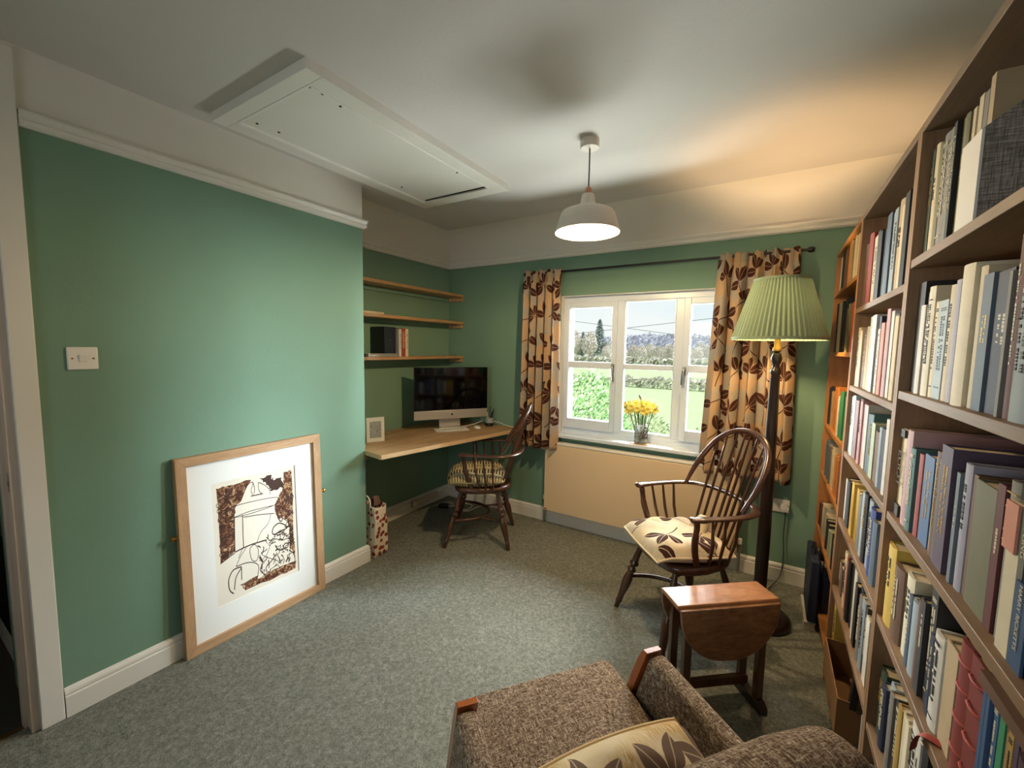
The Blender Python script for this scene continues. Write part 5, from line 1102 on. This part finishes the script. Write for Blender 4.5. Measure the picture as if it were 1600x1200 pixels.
R3 = random.Random(21)
BOOKS = {}
for case, sh, start, items in ROWS:
    y = start
    for k, (w, h, col) in enumerate(items):
        th = max(.008, w-.0015); dp = R3.uniform(.135, .165) if h < .215 else R3.uniform(.165, .205)
        size = 'tall ' if h > .25 else 'small ' if h < .185 else 'thick ' if w > .055 else 'thin ' if w < .02 else ''
        lb = '%s%s book, %s from the left on the %s of the %s' % (size, col, ORD[k], SHN[sh], CSN[case])
        rnd_ = R3.random() < .6 and th > .018
        gap = SHZ[case][sh-1]-.021-SHZ[case][sh]-.006 if sh else 2.055-.022-SHZ[case][sh]-.006
        if h > gap: h = gap
        b = book(y, th, h, min(dp, .235), col, XB+.013+R3.uniform(0, .012), SHZ[case][sh]+.0003, lb, 'books on the %s of the %s' % (SHN[sh], CSN[case]), (0, 1, 2, 0)[case], R3, rnd_)
        BOOKS[(case, sh, k)] = b; y -= w
def lettering(bk, text, size, x, z, mat, dy=0.0):
    c = bpy.data.curves.new('title_lettering', 'FONT'); c.body = text; c.size = size; c.align_x = 'CENTER'; c.align_y = 'CENTER'; c.extrude = .0003
    tmp = bpy.data.objects.new('title_lettering', c); COL.objects.link(tmp)
    me = bpy.data.meshes.new_from_object(tmp.evaluated_get(bpy.context.evaluated_depsgraph_get())); bpy.data.objects.remove(tmp)
    me.materials.clear(); me.materials.append(mat); o = bpy.data.objects.new('title_lettering', me); COL.objects.link(o); o.parent = bk
    o.matrix_local = spine_m(x, dy, z); return o
def spine_m(x, dy, z):
    # columns: text x-axis -> down (-z); text normal -> -x; text y-axis = normal x xaxis
    ax = Vector((0, 0, -1)); nz_ = Vector((-1, 0, 0)); ay = nz_.cross(ax)
    return Matrix(((ax.x, ay.x, nz_.x, x), (ax.y, ay.y, nz_.y, dy), (ax.z, ay.z, nz_.z, z), (0, 0, 0, 1)))
def strip_print(bk):
    for c in list(bk.children):
        if c.name.startswith('title_print'): bpy.data.objects.remove(c)
def band(bk, name, th, z0, z1, mat, kx): MB().box(kx, kx+.003, -th, th, z0, z1).build(name, mat, bk)
# the readable spines
e = BOOKS[(1, 2, 0)]; strip_print(e); band(e, 'dark_top_band', .021, .207, .2275, BM['charcoal'], -.0055); band(e, 'dark_foot_band', .021, .0, .03, BM['charcoal'], -.0055); lettering(e, 'ELIOT', .036, -.0065, .125, INKB)
kp = BOOKS[(1, 2, 18)]; strip_print(kp); band(kp, 'blue_lower_spine', .0172, .0, .118, BM['blue'], -.0050); lettering(kp, 'RUDYARD\nKIPLING', .0150, -.0062, .178, INKW); lettering(kp, 'HARRY RICKETTS', .0115, -.0062, .072, INKW)
def recover(bk, col):
    for c in bk.children:
        if c.name.startswith('cover'):
            c.data.materials[0] = BM[col]
sb = BOOKS[(1, 2, 17)]; strip_print(sb); recover(sb, 'ivory'); sb['label'] = 'cream book with salmon top label, eighteenth from the left on the third shelf of the nearest bookcase'[:200]
sb['label'] = 'cream book with salmon spine label beside the navy and blue book, third shelf, nearest bookcase'
band(sb, 'salmon_spine_label', .0175, .150, .2185, BM['salmon'], -.0050)
gk = BOOKS[(1, 2, 16)]; strip_print(gk)
for zz in (.222, .20, .165, .15): band(gk, 'gold_band', .0142, zz, zz+.002, GOLDF, -.0044)
strip_print(BOOKS[(1, 2, 14)])
for kk in (11, 12):
    ob = BOOKS[(1, 3, kk)]; strip_print(ob)
    for zz in (.045, .100, .155, .200): MB().tube([(.003, -.0240, zz), (-.0035, -.016, zz), (-.0055, 0, zz), (-.0035, .016, zz), (.003, .0240, zz)], .0022, 6).build('raised_band', BM['red'], ob)
rb = thing('bookmark_ribbon', 'red ribbon bookmark hanging over the edge below the red leather books', 'ribbon', (XB, 1.03, .768))
mb = MB(); mb.tube(catmull([(.02, -.01, .002), (-.002, 0, .003), (-.008, .012, -.02), (-.006, .03, -.055)], 6), [.009]*19, 6, flat=(1, .12)); mb.build('ribbon', BM['red'], rb)
# magazine files on the top shelf
def magfile(y, w, label, front):
    t = thing('magazine_file', label, 'file', (XB+.010, y-w/2, S1[0]+.0005), group='magazine files on the top shelf'); d = .245; b = .003
    side = [(0, 0), (d, 0), (d, .275), (.14, .275), (0, .165)]
    for s in (-1, 1): MB().prism(side, s*(w/2-b)-b/2, s*(w/2-b)+b/2, lambda x, y_, z: (x, z, y_)).build('side_panel', LINEN, t)
    MB().box(-.001, .003, -w/2, w/2, 0, .165).build('front_panel', front, t); MB().box(d-.004, d-.001, -w/2+.003, w/2-.003, .003, .274).build('back_panel', LINEN, t); MB().box(.003, d-.004, -w/2+.003, w/2-.003, .0, .003).build('base', LINEN, t)
    for k, (yy, hh, c) in enumerate(((-.3, .262, 'buff'), (-.05, .245, 'grey'), (.22, .25, 'cream'))):
        MB().box(.012, .20, yy*w-.010, yy*w+.010, .004, hh).build('magazine', BM[c], t)
    return t
magfile(1.199, .092, 'dark linen magazine file with white front beside the green books, top shelf', WHITEP)
# laid flat on top of the row of small coloured books
fb_ = book(0, .020, .165, .235, 'brown', 0, 0, 'brown book lying flat on the blue and green books, fourth shelf', None, 0, R3, False)
fb_.rotation_euler = (PI/2, 0, 0); fb_.location = (XB+.012, .888, .768+.228)
fb2 = book(0, .014, .15, .22, 'buff', 0, 0, 'thin buff book lying on the flat brown book, fourth shelf', None, 0, R3, False)
fb2.rotation_euler = (PI/2, 0, 0); fb2.location = (XB+.03, .884, .768+.249)
# bottom shelves
def low(case, y, w, h, d, col, label, x=XB+.015): return book(y, w, h, d, col, x, .1003, label, 'books on the bottom shelf of the '+CSN[case], 1 if case < 3 else 0, R3, False)
low(1, 1.45, .06, .24, .2, 'silver blue', 'tall pale blue-grey book at the left end of the nearest bookcase bottom shelf')
low(1, 1.385, .045, .22, .18, 'charcoal', 'charcoal book, second from the left on the nearest bookcase bottom shelf')
low(1, 1.335, .04, .25, .2, 'white', 'white book, third from the left on the nearest bookcase bottom shelf')
low(1, 1.29, .05, .23, .19, 'brown', 'brown book, fourth from the left on the nearest bookcase bottom shelf')
low(2, 2.262, .055, .29, .22, 'yellow', 'tall yellow binder at the left end of the middle bookcase bottom shelf')
low(2, 1.60, .075, .27, .2, 'silver blue', 'grey book at the right end of the middle bookcase bottom shelf')
cbx = thing('cardboard_box', 'open cardboard box file standing at the foot of the middle bookcase', 'box', (XB-.015, 2.00, .1003))
MB().box(0, .004, -.19, .19, 0, .15).box(.004, .22, .186, .19, 0, .15).box(.004, .22, -.19, -.186, 0, .15).box(.216, .22, -.186, .186, 0, .15).box(.004, .216, -.186, .186, 0, .004).build('box_walls', plain('brown_cardboard', (140, 104, 68), .8, var=.06), cbx)
abk = book(0, .03, .30, .22, 'black', 0, 0, 'dark illustrated book leaning in the cardboard box, bottom shelf', None, 0, R3, False)
abk.rotation_euler = (.30, 0, 0); abk.location = (XB+.02, 1.86, .112)
MB().box(.02, .19, -.0162, -.0152, .02, .28).build('cover_picture', SPECKDARK, abk)
for k, (w, h, c) in enumerate(((.10, .20, 'charcoal'), (.06, .24, 'brown'), (.08, .26, 'black'), (.09, .22, 'grey'), (.07, .25, 'navy'))):
    low(3, 3.08-.0-sum((.10, .06, .08, .09, .07)[:k]), w-.003, h, .19, c, '%s book, %s from the left on the oak bookcase bottom shelf' % (c, ORD[k]))
nb = thing('document_case', 'dark navy document case standing on the floor against the oak bookcase', 'case', (XB-.024, 2.80, .045))
MB().box(-.021, .021, -.15, .15, 0, .34).build('case_body', BM['navy'], nb, bevel=.008); MB().tube([(0, -.05, .34), (0, -.04, .365), (0, .04, .365), (0, .05, .34)], .006, 8).build('handle', BLACK, nb)
for z in (.12, .22): MB().box(-.0235, -.020, -.02, .02, z, z+.012).build('metal_clasp', CHROME, nb)
wbk = book(0, .040, .30, .052, 'white', 0, 0, 'white book lying on the floor under the navy document case', None, 0, R3, False)
wbk.rotation_euler = (PI/2, 0, 0); wbk.location = (XB-.056, 2.95, .022)
